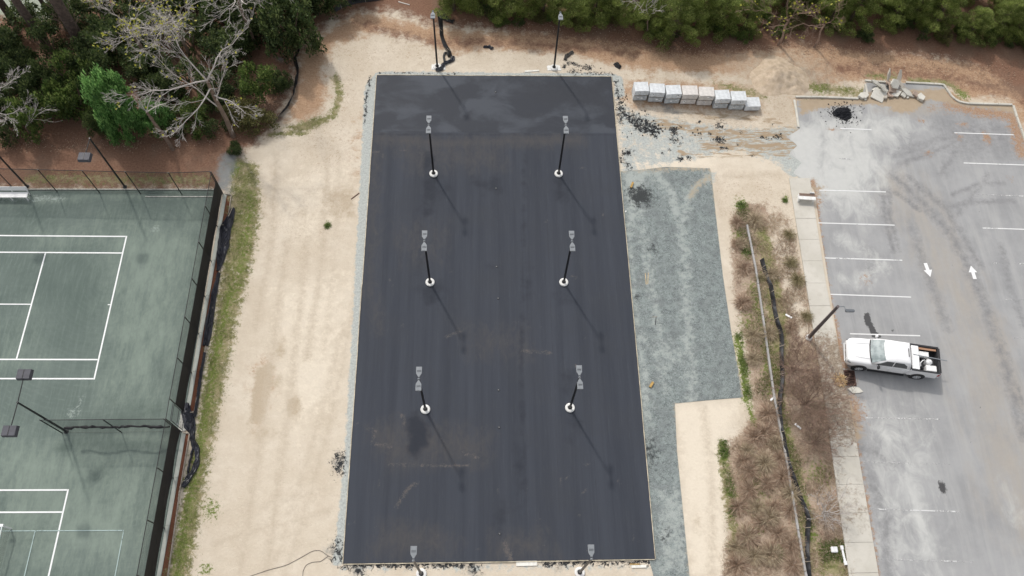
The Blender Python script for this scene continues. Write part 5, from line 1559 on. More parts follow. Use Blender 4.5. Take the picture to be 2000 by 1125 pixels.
# ================================================================ pickup
def pickup():
    hub_f, hub_r = px(1677, 719.5, .40), px(1790, 735.8, .40)
    fw = (hub_f - hub_r); WB = fw.length
    ang = math.atan2(fw.y, fw.x)
    fw.normalize()
    left = V((-fw.y, fw.x, 0))
    # travelling to -x, the near (southern) side is the driver's left
    HWD = 1.0
    org = hub_r - left * (HWD * 1.0 if left.y < 0 else -HWD)
    org.z = LOT_Z
    t_ = thing('pickup_truck', 'white full-size crew-cab pickup loaded with gear parked beside the pavement', 'pickup', org, ang)
    S_ = 1 if left.y < 0 else -1
    m, nt, b, out = new_mat('white_car_paint')
    N = NT(nt)
    co = N.obj_co()
    nt.links.new(N.mix(N.step(N.noise(1.5, 5, .6, co), .4, .75, 0, .25), (.83, .83, .83), (.74, .73, .71)), b.inputs['Base Color'])
    b.inputs['Roughness'].default_value = .25
    b.inputs['Coat Weight'].default_value = .6
    b.inputs['Coat Roughness'].default_value = .06
    paint = m
    m2, nt2, b2, o2 = new_mat('car_glass')
    b2.inputs['Base Color'].default_value = (.02, .025, .03, 1)
    b2.inputs['Roughness'].default_value = .05
    b2.inputs['Coat Weight'].default_value = 1.0
    glass = m2
    m3, nt3, b3, o3 = new_mat('windscreen_glass')
    N3 = NT(nt3); c3 = N3.obj_co()
    nt3.links.new(N3.mix(N3.step(N3.noise(2.2, 3, .5, c3), .4, .65), (.16, .20, .20), (.30, .35, .345)), b3.inputs['Base Color'])
    b3.inputs['Roughness'].default_value = .08
    b3.inputs['Coat Weight'].default_value = 1.0
    wsg = m3
    trim = plain('black_plastic_trim', (.02, .02, .022), .55)
    bedm = plain('bed_liner', (.035, .037, .04), .8, 0, .3, 8)
    rubber = plain('tyre_rubber', (.022, .022, .022), .85)
    rimm = plain('alloy_rim', (.62, .63, .64), .4, .2, .05)
    chrome = plain('chrome', (.6, .6, .61), .15, 1.0, .02)
    redl = plain('red_tail_lens', (.35, .015, .015), .25)
    headl = plain('headlight_lens', (.35, .36, .37), .12, .3)
    XF = WB + 1.0          # front bumper
    XB = -1.18             # tailgate
    XCAB = .84             # rear of the cab
    # body: loft of half sections (x, half width, z bottom, z top, crown)
    st_ = [(XF + .03, .66, .50, .90, .0), (XF - .02, .80, .46, 1.01, .015), (XF - .14, .90, .42, 1.11, .025), (XF - .35, .955, .40, 1.17, .04), (WB + .2, .99, .40, 1.22, .05),
           (WB - .35, 1.0, .40, 1.26, .05), (WB - .58, 1.0, .40, 1.29, .04), (2.2, 1.0, .40, 1.31, .0), (XCAB + .04, 1.0, .42, 1.33, .0), (XCAB, .985, .45, 1.32, .0)]
    vs, fs = [], []
    for x, w, zb, zt, cr in st_:
        prof = [(.86 * w, zb), (.985 * w, zb + .10), (w, zb + .30), (w * .995, zt - .24), (w * .975, zt - .10), (w * .92, zt - .025), (w * .80, zt + .004), (w * .45, zt + cr * .8), (0, zt + cr)]
        half = [(x, y, z) for y, z in prof]
        vs += half + [(x, -y, z) for (x, y, z) in reversed(half[:-1])]
    K = 17
    for i in range(len(st_) - 1):
        for k in range(K - 1): fs.append((i * K + k, i * K + k + 1, (i + 1) * K + k + 1, (i + 1) * K + k))
        fs.append((i * K + K - 1, i * K, (i + 1) * K, (i + 1) * K + K - 1))
    fs += [tuple(range(K)), tuple(reversed(range((len(st_) - 1) * K, len(st_) * K)))]
    q = MB(); q.add(vs, fs); body = q.build('body', paint, t_, smooth=True)
    # hood ridges
    for s in (-1, 1):
        q = MB(); q.tube([(WB - .42, s * .56, 1.318), (WB + .25, s * .52, 1.262), (XF - .38, s * .46, 1.198)], [.02, .028, .015], 6); q.build('hood_ridge', paint, body)
    # greenhouse
    xw, xr0, xr1, zt = WB - .52, WB - 1.42, XCAB + .22, 1.93
    lev = [(1.285, xw, XCAB + .02, .955), (1.60, xw - .42, XCAB + .10, .88), (1.86, xr0 + .08, xr1 - .04, .79), (1.925, xr0 - .06, xr1 + .06, .72), (1.955, xr0 - .35, xr1 + .3, .45)]
    vs, fs = [], []
    for z, xf, xb, w in lev:
        n = 10
        ring = []
        for k in range(9): ring.append((xf + .07 * (1 - (2 * k / 8 - 1) ** 2), w * (2 * k / 8 - 1), z))
        ring += [(xf + (xb - xf) * f, w, z) for f in (.33, .66)]
        ring += [(xb, w * (1 - 2 * k / 8), z) for k in range(9)]
        ring += [(xf + (xb - xf) * f, -w, z) for f in (.66, .33)]
        vs += ring
    K = 22
    for i in range(len(lev) - 1):
        for k in range(K): fs.append((i * K + k, i * K + (k + 1) % K, (i + 1) * K + (k + 1) % K, (i + 1) * K + k))
    fs += [tuple(range((len(lev) - 1) * K, len(lev) * K)), tuple(reversed(range(K)))]
    q = MB(); q.add(vs, fs); cab = q.build('cab', paint, t_, smooth=True)
    # glass: plates lying 8 mm proud of the cab faces
    def plate(name, pts, mat, off, par, th=.012):
        a = V(off)
        q = MB(); n = len(pts)
        q.add([V(p) + a for p in pts] + [V(p) + a * .1 for p in pts], [tuple(range(n)), tuple(reversed(range(n, 2 * n)))] + [(i, n + i, n + (i + 1) % n, (i + 1) % n) for i in range(n)])
        return q.build(name, mat, par)
    wpts = []
    top_r, bot_r = [], []
    for k in range(9):
        g = 2 * k / 8 - 1
        cr_ = .07 * (1 - g * g)
        bot_r.append((xw - .05 + cr_, .86 * g, 1.325))
        top_r.append((xr0 + .13 + cr_, .74 * g, 1.83))
    q = MB(); vs = [V(p) + V((.035, 0, .028)) for p in bot_r] + [V(p) + V((.035, 0, .028)) for p in top_r] + [V(p) for p in bot_r] + [V(p) for p in top_r]
    fs = []
    for k in range(8): fs += [(k, k + 1, 10 + k, 9 + k), (18 + k, 27 + k, 28 + k, 19 + k), (k, 18 + k, 19 + k, k + 1), (9 + k, 10 + k, 28 + k, 27 + k)]
    fs += [(0, 9, 27, 18), (8, 26, 35, 17)]
    q.add(vs, fs); ws = q.build('windscreen', wsg, cab, smooth=False)
    q = MB(); q.tube([(xw + .02 + .07 * (1 - g * g), .84 * g, 1.335) for g in (-1, -.5, 0, .5, 1)], .035, 6); q.build('wiper_cowl', trim, cab)
    q = MB(); q.beam((xw - .16, -.05 * S_, 1.45), (xw - .14, .42 * S_, 1.43), .02, .02); q.build('wiper', trim, cab)
    q = MB(); q.beam((xr0 + .62, .35 * S_, 1.557), (xr0 + .52, .35 * S_, 1.612), .26, .006, up=(.6, 0, .8)); q.build('dashboard_paper', label_w, cab)
    for s in (-1, 1):
        def sw(x, z): # point on the cab side at height z
            w = np.interp(z, [1.285, 1.60, 1.86], [.955, .88, .79])
            return (x, s * w, z)
        for name, pts in (('front_side_window', [sw(xw - .30, 1.36), sw(2.12, 1.36), sw(2.12, 1.80), sw(xr0 + .05, 1.80)]), ('rear_side_window', [sw(2.05, 1.36), sw(XCAB + .28, 1.36), sw(XCAB + .36, 1.62), sw(XCAB + .62, 1.80), sw(2.05, 1.80)])):
            plate(name, pts, glass, (0, s * .016, .006), cab)
        # doors: shut lines and handles
        for name, xa, xb in (('front_door', xw - .05, 2.10), ('rear_door', 2.08, XCAB + .22)):
            d_ = MB(); d_.box(((xa + xb) / 2, s * 1.002, .90), (abs(xa - xb) - .03, .012, .62)); dd = d_.build(name, paint, t_, bevel=.005)
            h_ = MB(); h_.box((xb + .18, s * 1.018, 1.12), (.20, .03, .045)); h_.build('handle', paint, dd, bevel=.008)
        # mirrors
        q = MB(); q.beam((xw - .42, s * .94, 1.36), (xw - .44, s * 1.10, 1.38), .06, .05); q.box((xw - .40, s * 1.17, 1.42), (.12, .2, .24)); q.build('mirror', trim if s == S_ else paint, t_, bevel=.015)
        # running board, lower cladding
        q = MB(); q.box((2.15, s * 1.03, .40), (2.5, .15, .06)); q.build('running_board', trim, t_, bevel=.01)
        # bed side
        q = MB(); q.box(((XCAB - .03 + XB) / 2, s * .955, .93), (XCAB - .03 - XB, .10, .84)); bs = q.build('bed_side', paint, t_, bevel=.03)
        q = MB(); q.box(((XCAB - .05 + XB) / 2, s * .945, 1.362), (XCAB - .05 - XB - .02, .12, .022)); q.build('bed_rail_cap', trim, t_)
        # tail lamp, headlamp, fog lamp
        q = MB(); q.box((XB + .04, s * .955, 1.10), (.14, .125, .36)); q.build('tail_lamp', redl, t_, bevel=.02)
        q = MB(); q.box((XF - .17, s * .72, .965), (.24, .36, .16), s * -.45); q.build('headlamp', headl, t_, bevel=.03)
        q = MB(); q.box((XF - .05, s * .62, .60), (.12, .22, .10), s * -.3); q.build('fog_lamp', trim, t_, bevel=.01)
        # wheels
        for x in (0.0, WB):
            q = MB(); q.lathe((x, s * .93, .40), [(.50, -.06), (.52, .08), (.50, .088)] if s > 0 else [(.50, .06), (.52, -.08), (.50, -.088)], 28, axis='Y'); q.build('wheel_arch', trim, t_)
            wl_ = thing('wheel', None, None, (x, s * .90, .39)); wl_.parent = t_
            tr = MB(); sg = s
            tr.lathe((0, 0, 0), [(.25, -.13 * sg), (.375, -.13 * sg), (.39, -.08 * sg), (.39, .10 * sg), (.365, .145 * sg), (.27, .15 * sg), (.26, .10 * sg)], 28, axis='Y'); tr.build('tyre', rubber, wl_, smooth=False)
            rm = MB()
            rm.lathe((0, 0, 0), [(.26, .06 * sg), (.265, .14 * sg), (.235, .145 * sg), (.225, .09 * sg)], 24, axis='Y')
            for k in range(6):
                a_ = k * math.pi / 3 + .2
                rm.beam((.05 * math.cos(a_), .115 * sg, .05 * math.sin(a_)), (.24 * math.cos(a_), .13 * sg, .24 * math.sin(a_)), .06, .03, up=(0, 1, 0))
            rm.lathe((0, 0, 0), [(.07, .08 * sg), (.07, .135 * sg), (.04, .145 * sg)], 12, axis='Y')
            rm.build('rim', rimm, wl_)
    # bed floor, bulkhead, tailgate, bumpers, grille
    q = MB(); q.box(((XCAB - .04 + XB) / 2, 0, .74), (XCAB - XB - .16, 1.80, .06)); q.build('bed_floor', bedm, t_)
    q = MB(); q.box((XCAB - .07, 0, 1.04), (.05, 1.80, .60)); q.build('bed_bulkhead', bedm, t_)
    for s in (-1, 1):
        q = MB(); q.box(((XCAB - .1 + XB) / 2, s * .885, 1.05), (XCAB - XB - .2, .03, .57)); q.build('bed_liner', bedm, t_)
    q = MB(); q.box((XB - .02, 0, 1.0), (.08, 1.78, .70)); tg = q.build('tailgate', paint, t_, bevel=.02)
    q = MB(); q.box((XB - .01, 0, 1.362), (.12, 1.80, .02)); q.build('tailgate_cap', trim, t_)
    q = MB(); q.box((XB + .06, 0, 1.04), (.03, 1.74, .58)); q.build('tailgate_liner', bedm, t_)
    q = MB(); q.box((XB - .12, 0, .55), (.18, 1.84, .16)); q.build('rear_bumper', chrome, t_, bevel=.03)
    q = MB(); q.box((XF - .01, 0, .60), (.14, 1.44, .20)); q.build('front_bumper', paint, t_, bevel=.05)
    q = MB(); q.box((XF - .02, 0, .79), (.11, 1.0, .17)); gr = q.build('grille', trim, t_, bevel=.01)
    for k in range(3):
        q = MB(); q.box((XF + .035, 0, .74 + k * .05), (.02, .94, .016)); q.build('grille_bar', chrome, gr)
    q = MB(); q.box((XF + .05, 0, .79), (.02, .16, .09)); q.build('badge', chrome, gr, bevel=.01)
    q = MB(); q.box((xr1 + .12, 0, 1.957), (.05, .62, .014)); q.build('roof_lamp', trim, cab)
    # white lidded tool box across the front of the bed
    q = MB(); q.box((XCAB - .37, 0, 1.24), (.50, 1.74, .34)); tb = q.build('tool_box', paint, t_, bevel=.025)
    # cargo in the bed: things of their own
    Mw = Matrix.Translation(org) @ Matrix.Rotation(ang, 4, 'Z')
    def cargo(mb, name, label, cat, mat, x, y, z, rz=0, bevel=0.0):
        o_ = mb.build(name, mat, bevel=bevel)
        o_.location = Mw @ V((x, y, z)); o_.rotation_euler = (0, 0, ang + rz)
        return tag(o_, label, cat)
    q = MB(); q.box((0, 0, .22), (.72, .44, .44)); cargo(q, 'cooler', 'white box cooler at the near rear corner of the pickup bed', 'cooler', white_paint, XB + .50, .58 * S_, .77, .03, .04)
    q = MB(); q.lathe((0, 0, 0), [(.20, 0), (.22, .04), (.22, .42), (.15, .50), (.07, .53), (.07, .57)], 16); cargo(q, 'water_jug', 'round white jug behind the cooler in the pickup bed', 'jug', white_paint, XB + .62, .10 * S_, .77)
    q = MB(); q.box((0, 0, .20), (.80, .42, .40)); cargo(q, 'storage_box', 'flat white storage box beside the cab side of the pickup bed', 'box', white_paint, XCAB - 1.02, -.42 * S_, .77, 0, .02)
    q = MB(); q.beam((-.85, 0, .0), (.62, 0, .0), .14, .05); cargo(q, 'bed_plank', 'brown plank laid along the far side of the pickup bed', 'plank', plain('brown_plank', (.36, .2, .12), .7), XB + 1.0, -.76 * S_, 1.28)
    q = MB(); q.beam((-1.25, .10, .0), (1.05, -.02, .0), .05, .05); cargo(q, 'long_pole', 'slim grey pole poking out over the pickup tailgate', 'pole', grey_metal, XB + .75, -.16 * S_, 1.40)
    for k, (x, y, s_) in enumerate(((XCAB - .85, .45, .3), (XCAB - .88, .15, .26), (XB + .95, -.15, .22))):
        q = MB(); rr = random.Random(k); q.box((0, 0, s_ * .5), (s_, s_ * 1.2, s_)); q.tube([(0, -s_ * .5, s_), (0, -s_ * .3, s_ * 1.5), (0, s_ * .3, s_ * 1.5), (0, s_ * .5, s_)], .02, 6)
        cargo(q, 'tool_bag', ['dark tool bag against the white tool box on the near side', 'dark tool bag against the white tool box in the middle', 'small dark bag beside the round white jug'][k], 'tool bag', [trim, bedm, trim][k], x, y * S_, .77, .2 * k, .02)
    q = MB(); q.tube([(0, 0, .3), (.2, .12, .42), (.35, .3, .4), (.3, .5, .3)], .03, 6); cargo(q, 'hose', 'pale coiled hose over the gear in the pickup bed', 'hose', white_paint, XCAB - 1.05, .05 * S_, .95)
pickup()
# ================================================================ vegetation
def leaf_material(name, dark, mid, lite, trans=.25, rough=.55):
    m, nt, b, out = new_mat(name)
    N = NT(nt)
    A = N.attr('tint')
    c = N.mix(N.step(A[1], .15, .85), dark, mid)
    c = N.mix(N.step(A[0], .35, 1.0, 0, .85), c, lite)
    nt.links.new(c, b.inputs['Base Color'])
    b.inputs['Roughness'].default_value = rough
    b.inputs['Specular IOR Level'].default_value = .3
    tr = nt.nodes.new('ShaderNodeBsdfTranslucent')
    nt.links.new(c, tr.inputs['Color'])
    mm = nt.nodes.new('ShaderNodeMixShader')
    mm.inputs[0].default_value = trans
    nt.links.new(b.outputs[0], mm.inputs[1])
    nt.links.new(tr.outputs[0], mm.inputs[2])
    nt.links.new(mm.outputs[0], out.inputs[0])
    return m
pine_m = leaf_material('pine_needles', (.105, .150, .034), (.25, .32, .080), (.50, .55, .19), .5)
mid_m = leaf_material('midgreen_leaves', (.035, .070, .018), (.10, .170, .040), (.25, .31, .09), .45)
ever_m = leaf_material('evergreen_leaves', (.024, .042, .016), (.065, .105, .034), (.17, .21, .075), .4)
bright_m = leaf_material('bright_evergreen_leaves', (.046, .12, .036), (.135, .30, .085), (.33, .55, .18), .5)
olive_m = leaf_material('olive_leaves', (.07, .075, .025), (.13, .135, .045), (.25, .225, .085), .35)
yell_m = leaf_material('yellow_buds', (.28, .28, .03), (.40, .40, .06), (.55, .52, .10), .4)
tuft_olive = leaf_material('olive_grass', (.13, .115, .05), (.25, .215, .11), (.42, .36, .21), .3)
tuft_tan = leaf_material('tan_grass', (.22, .165, .105), (.40, .32, .215), (.58, .49, .35), .3)
tuft_brown = leaf_material('brown_brush', (.22, .145, .10), (.42, .30, .215), (.60, .48, .365), .35)
weed_m = leaf_material('weeds', (.07, .095, .022), (.15, .17, .05), (.30, .275, .13), .3)
fresh_m = leaf_material('fresh_weeds', (.06, .105, .018), (.11, .165, .035), (.18, .225, .06), .3)
straw_m = leaf_material('straw_pile', (.40, .24, .10), (.58, .40, .20), (.70, .55, .34), .2)
bark_pine = plain('pine_bark', (.115, .082, .068), .9, 0, .35, 4, .6)
bark_pale = plain('pale_bare_bark', (.50, .46, .43), .85, 0, .25, 3, .2)
bark_brown = plain('brown_bare_bark', (.20, .145, .11), .9, 0, .3, 4, .4)
bark_twig = plain('pinkish_twigs', (.27, .185, .14), .9, 0, .3, 4)

def unit(a):
    return a / np.maximum(np.linalg.norm(a, axis=1, keepdims=True), 1e-9)

def leaves_mesh(name, C0, D, L, Wd, tint, mat, droop=0.0):
    """leaf at C0 (n,3) pointing along D, length L, width Wd; one kite of two triangles"""
    n = len(C0)
    up = np.tile([0., 0., 1.], (n, 1)) + np.random.RandomState(n % 97).normal(0, .5, (n, 3))
    S_ = unit(np.cross(D, up))
    L, Wd = np.broadcast_to(L, n)[:, None], np.broadcast_to(Wd, n)[:, None]
    mid = C0 + D * L * .5
    tip = C0 + D * L + np.array([0, 0, -1.]) * droop * L
    co = np.stack([C0, mid + S_ * Wd * .5, tip, mid - S_ * Wd * .5], 1).reshape(-1, 3)
    F = np.arange(n * 4).reshape(n, 4)
    t4 = np.repeat(np.column_stack([tint, np.zeros(n), np.ones(n)]), 4, 0)
    return np_mesh(name, co, F, mat, {'tint': t4})

def clump_cloud(rs, cen, rad, per, size):
    """leaves on the shells of clumps; tint = (random plus painted top light, clump tone)"""
    m = len(cen)
    idx = np.repeat(np.arange(m), per)
    n = len(idx)
    d = unit(rs.normal(0, 1, (n, 3)))
    d[:, 2] = np.abs(d[:, 2]) * .9 - .25 + .1 * rs.rand(n)
    d = unit(d)
    r = rs.rand(n) ** .45
    P = cen[idx] + d * (rad[idx] * r)[:, None]
    D = unit(d + rs.normal(0, .55, (n, 3)))
    tone = rs.rand(m)
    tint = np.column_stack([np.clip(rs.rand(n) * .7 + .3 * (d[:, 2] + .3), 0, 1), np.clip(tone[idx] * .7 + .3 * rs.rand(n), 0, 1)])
    L = size * rs.uniform(.6, 1.3, n)
    return P, D, L, tint

def pine_proto(seed, H, spread, low):
    rs = np.random.RandomState(seed)
    tr = MB()
    pts = [V((.12 * math.sin(z * .5 + seed), .12 * math.cos(z * .4 + seed), z)) for z in np.linspace(0, H, 9)]
    tr.tube(pts, list(np.linspace(.15, .03, 9)), 8)
    tmesh = tr.mesh('trunk', bark_pine)
    P, D, T = [], [], []
    br = MB()
    def spray(c, rad, tone, n):
        d = unit(rs.normal(0, 1, (n, 3)) * np.array([1, 1, .75]))
        d[:, 2] = np.abs(d[:, 2]) * .9 - .2
        d = unit(d)
        r_ = rad * rs.rand(n) ** .4
        p = c + d * r_[:, None] * np.array([1, 1, .62])
        dd = unit(d * .7 + rs.normal(0, .45, (n, 3)) + np.array([0, 0, .5]))
        P.append(p); D.append(dd)
        T.append(np.column_stack([np.clip(.30 + .55 * d[:, 2] + .35 * (rs.rand(n) - .3), 0, 1), np.clip(np.full(n, tone) * .75 + .25 * rs.rand(n), 0, 1)]))  # upward needles tinted lighter: top light painted into the colour
    z = low
    while z < H - .2:
        f = (z - low) / (H - low)
        R_ = spread * (1 - f) ** .65 * (.8 + .2 * min(1, f * 5)) + .15
        a0 = rs.uniform(0, 6.28)
        nb = rs.randint(4, 7)
        for k in range(nb):
            a = a0 + 6.28 * k / nb + rs.normal(0, .25)
            ln = R_ * rs.uniform(.6, 1.15)
            rise = rs.uniform(-.02, .25) + .35 * f
            b0 = np.array([.1 * math.sin(z), .1 * math.cos(z), z])
            dirv = np.array([math.cos(a), math.sin(a), rise])
            tip = b0 + dirv * ln
            br.tube([b0, (b0 + tip) / 2 - np.array([0, 0, .08]), tip], [.035, .022, .008], 3, cap=False)
            tone = rs.rand()
            spray(tip, rs.uniform(.38, .58), tone, 300)
            if ln > .9: spray(b0 + dirv * ln * .66 + rs.normal(0, .16, 3), rs.uniform(.3, .48), tone * .8, 200)
            if ln > 1.5: spray(b0 + dirv * ln * .40 + rs.normal(0, .16, 3), rs.uniform(.25, .4), tone * .5, 110)
        z += rs.uniform(.6, .85)
    spray(np.array([0, 0, H]), .35, .9, 260)
    P, D, T = np.concatenate(P), np.concatenate(D), np.concatenate(T)
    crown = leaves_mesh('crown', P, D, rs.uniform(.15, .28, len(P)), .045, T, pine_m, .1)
    return tmesh, crown, br.mesh('branches', bark_pine)
pines = [pine_proto(1, 6.0, 2.2, .45), pine_proto(2, 5.2, 2.0, .35), pine_proto(3, 6.8, 2.3, .55)]
def place_pine(u, v, k, rz, sc, label, zs=1.0):
    c = px(u, v)
    t_ = thing('pine_tree', label, 'pine tree', c, rz, 'pines of the woods')
    t_.scale = (sc, sc, sc * zs)
    for nm, me in zip(('trunk', 'crown', 'branches'), pines[k]): link_mesh(nm, me, t_)
rr = random.Random(77)
EDGE = [(905, 'the pole with the tangled fabric'), (985, 'the lone black scrap'), (1085, 'the pole beside the black debris'), (1205, 'the star-shaped scrap'), (1262, 'the first pallet stacks'), (1340, 'the middle pallet stacks'), (1440, 'the last pallet stacks'),
        (1525, 'the sand pile'), (1620, 'the straight kerb'), (1740, 'the rubble heap'), (1850, 'the curved kerb'), (1960, 'the far corner of the car park'), (2100, 'the far side of the car park')]
def edge_mark(u):
    return min(EDGE, key=lambda e: abs(e[0] - u))[1]
for i, u in enumerate(range(892, 2150, 52)):
    v = np.interp(u, [860, 1000, 1100, 1250, 1330, 1450, 1600, 1800, 1950, 2150], [12, 34, 46, 56, 66, 54, 44, 58, 74, 136]) + rr.uniform(-12, 9)
    lab = 'bushy green pine at the woods edge behind ' + edge_mark(u)
    if 1500 < u < 1600: v -= 35
    place_pine(u + rr.uniform(-14, 14), v, i % 3, rr.uniform(0, 6.3), rr.uniform(.70, .92), lab, .86)
for i, u in enumerate(range(850, 2250, 74)):
    v = np.interp(u, [860, 1300, 1700, 2200], [-48, -28, -28, 50]) + rr.uniform(-18, 18)
    place_pine(u + rr.uniform(-20, 20), v, (i + 1) % 3, rr.uniform(0, 6.3), rr.uniform(.85, 1.05), 'taller second-row pine behind ' + edge_mark(u))
for i, u in enumerate(range(-60, 700, 190)):
    place_pine(u + rr.uniform(-30, 30), -105 + rr.uniform(-25, 15), i % 3, rr.uniform(0, 6.3), rr.uniform(1.3, 1.6), 'pine deep in the left woods')

for j, (y, n) in enumerate(((60, 15), (66, 14), (73, 13))):
    for i in range(n):
        x = -52 + 112 * (i + rr.uniform(.15, .85)) / n
        if j == 0 and x < -38: continue
        c = V((x, y + rr.uniform(-2, 2) + (6 if x < -5 else 0), 0))
        t_ = thing('pine_tree', 'pine of the deep woods beyond the second row', 'pine tree', c, rr.uniform(0, 6.3), 'pines of the deep woods')
        sc = rr.uniform(1.1, 1.5); t_.scale = (sc, sc, sc)
        for nm, me in zip(('trunk', 'crown', 'branches'), pines[(i + j) % 3]): link_mesh(nm, me, t_)

# ---------------------------------------------------------------- evergreen shrubs
def shrub_proto(seed, mat, nclump, per, leaf, shape='dome', crad=.40):
    """unit shrub: radius 1, height 1 (scaled when placed, leaves sized for radius about 1.7 m)"""
    rs = np.random.RandomState(seed)
    a = rs.uniform(0, 6.28, nclump)
    if shape == 'column':
        h = rs.rand(nclump)
        r = np.sqrt(np.clip(1 - np.abs(h * 1.06 - .12) ** 3.2, .02, 1)) * rs.uniform(.6, 1.0, nclump) * (1 + .10 * np.sin(3 * a + 4 * h))
        cen = np.column_stack([r * np.cos(a) * .84, r * np.sin(a) * .84, .06 + .90 * h])
    elif shape == 'cone':
        h = rs.rand(nclump) ** .8
        r = (1 - h) ** .55 * rs.uniform(.55, 1.0, nclump) * (1 + .12 * np.sin(3 * a))
        cen = np.column_stack([r * np.cos(a) * .86, r * np.sin(a) * .86, .06 + .90 * h])
    else:
        h = rs.rand(nclump)
        r = np.sqrt(np.clip(1 - (h * 1.05 - .25) ** 2, .05, 1)) * rs.uniform(.35, 1.0, nclump) * (1 + .22 * np.sin(3 * a + seed))
        cen = np.column_stack([r * np.cos(a) * .85, r * np.sin(a) * .85, .12 + .76 * h])
    rad = crad * rs.uniform(.5, 1.1, nclump) * .6
    P, D, L, T = clump_cloud(rs, cen, rad, per, leaf)
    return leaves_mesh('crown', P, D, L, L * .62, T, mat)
def stems_proto(seed, mat):
    rs = random.Random(seed)
    q = MB()
    for k in range(5):
        a = rs.uniform(0, 6.28)
        q.tube([(0, 0, 0), (.15 * math.cos(a), .15 * math.sin(a), .35), (.45 * math.cos(a), .45 * math.sin(a), .8)], [.035, .025, .01], 5, cap=False)
    return q.mesh('stems', mat)
SH = {'dark': [shrub_proto(s, ever_m, 75, 110, .075) for s in (11, 12, 13)], 'olive': [shrub_proto(s, olive_m, 48, 80, .08) for s in (14, 15)],
      'bright': [shrub_proto(16, bright_m, 240, 95, .062, 'column', .30), shrub_proto(17, bright_m, 90, 90, .07, 'dome', .36)], 'mid': [shrub_proto(s, mid_m, 40, 100, .085) for s in (21, 22)], 'open': [shrub_proto(18, ever_m, 26, 90, .09), shrub_proto(19, ever_m, 30, 80, .09)]}
stem_me = stems_proto(1, bark_brown)
_sh_n = [0]
def shrub(u, v, r_, h, kind, k, label, name='evergreen_shrub', cat='shrub', group=None):
    _sh_n[0] += 1
    rz = (_sh_n[0] * 1.7) % 6.28
    t_ = thing(name, label, cat, px(u, v), rz, group)
    t_.scale = (r_, r_ * (.9 + .2 * ((_sh_n[0] * 37) % 10) / 10), h)
    link_mesh('crown', SH[kind][k % len(SH[kind])], t_)
    link_mesh('stems', stem_me, t_)
    return t_
shrub(258, 262, 1.75, 6.6, 'bright', 0, 'tall dense bright green tree standing behind the tennis fence', 'dense_evergreen_tree', 'tree')
shrub(318, 255, 1.3, 3.2, 'bright', 1, 'smaller bright green bush leaning on the dense green tree')
shrub(205, 262, 1.1, 2.6, 'dark', 0, 'dark bush at the left foot of the dense green tree')
MARK = [(70, 275, 'around the forked pale sapling'), (20, 262, 'under the grey bare tree of the left woods'), (88, 82, 'at the foot of the tall leaning trunk'), (168, 98, 'at the foot of the vine-wrapped trunk'), (28, 42, 'by the tall trunk farthest in the left woods'),
        (247, 230, 'close behind the dense bright green tree'), (160, 215, 'between the forked sapling and the bright green tree'), (338, 292, 'by the leaning bare trunk'), (456, 266, 'under the spreading pale bare tree'), (300, 140, 'under the yellow budding tree'),
        (375, 120, 'under the second budding tree'), (500, 95, 'under the bare tree beside the dark bushy trees'), (250, 30, 'deep in the woods behind the budding trees'), (420, 30, 'deep in the woods behind the white-limbed tree'), (-40, 130, 'at the outer side of the left woods')]
UG = 'undergrowth of the left woods'
for i, (u, v, r_, h, kd) in enumerate([(75, 262, 1.5, 3.4, 'mid'), (30, 225, 1.8, 3.0, 'dark'), (135, 232, 1.8, 3.6, 'mid'), (165, 222, 1.6, 3.4, 'mid'), (110, 200, 1.9, 3.6, 'dark'), (160, 175, 2.0, 3.6, 'mid'), (60, 165, 2.0, 3.2, 'dark'),
                                         (200, 170, 2.0, 3.4, 'dark'), (20, 120, 2.2, 3.5, 'dark'), (110, 110, 2.1, 3.3, 'open'), (215, 110, 2.2, 3.4, 'dark'), (290, 150, 2.0, 3.0, 'dark'), (330, 200, 1.8, 2.6, 'dark'), (385, 245, 1.6, 2.4, 'mid'), (370, 165, 2.0, 3.0, 'open'),
                                         (300, 80, 2.2, 3.2, 'dark'), (380, 100, 2.2, 3.2, 'open'), (430, 190, 1.9, 2.6, 'dark'), (450, 120, 2.2, 3.0, 'dark'), (20, 280, 1.2, 2.2, 'open'), (60, 60, 2.0, 2.4, 'open'), (150, 50, 2.2, 3, 'dark'), (250, 40, 2.3, 3, 'dark'), (350, 20, 2.4, 3, 'dark'),
                                         (440, 50, 2.4, 3.2, 'dark'), (480, 85, 2.0, 3.0, 'dark'), (-30, 180, 2.2, 3.2, 'dark'), (-40, 90, 2.2, 3.2, 'dark'), (350, 255, 1.2, 1.6, 'open'), (420, 260, 1.1, 1.4, 'open')]):
    near = min(MARK, key=lambda m_: (m_[0] - u) ** 2 + (m_[1] - v) ** 2)[2]
    shrub(u, v, r_, h, kd, i, '%s %s evergreen shrub %s' % ('tall' if h > 3.2 else 'low' if h < 2 else 'mid-height', 'mid-green' if kd == 'mid' else 'loose-leaved' if kd == 'open' else 'dense dark', near), group=UG)
shrub(575, 92, 2.5, 5.2, 'dark', 1, 'large dark green bushy tree beside the bend of the silt fence', 'bushy_tree', 'tree')
shrub(505, 58, 2.2, 4.6, 'dark', 2, 'dark bushy tree behind the large one at the silt fence', 'bushy_tree', 'tree')
shrub(512, 190, 1.9, 3.3, 'mid', 0, 'rounded dark green shrub left of the silt fence')
shrub(550, 172, 1.0, 1.7, 'dark', 2, 'low dark shrub touching the silt fence')
shrub(505, 245, 1.6, 1.8, 'olive', 0, 'dull olive shrub at the lower end of the silt fence')
shrub(470, 232, 1.5, 2.2, 'olive', 1, 'olive shrub beneath the bare pale branches')
shrub(462, 297, .7, .9, 'dark', 1, 'small round dark bush at the corner of the sand')
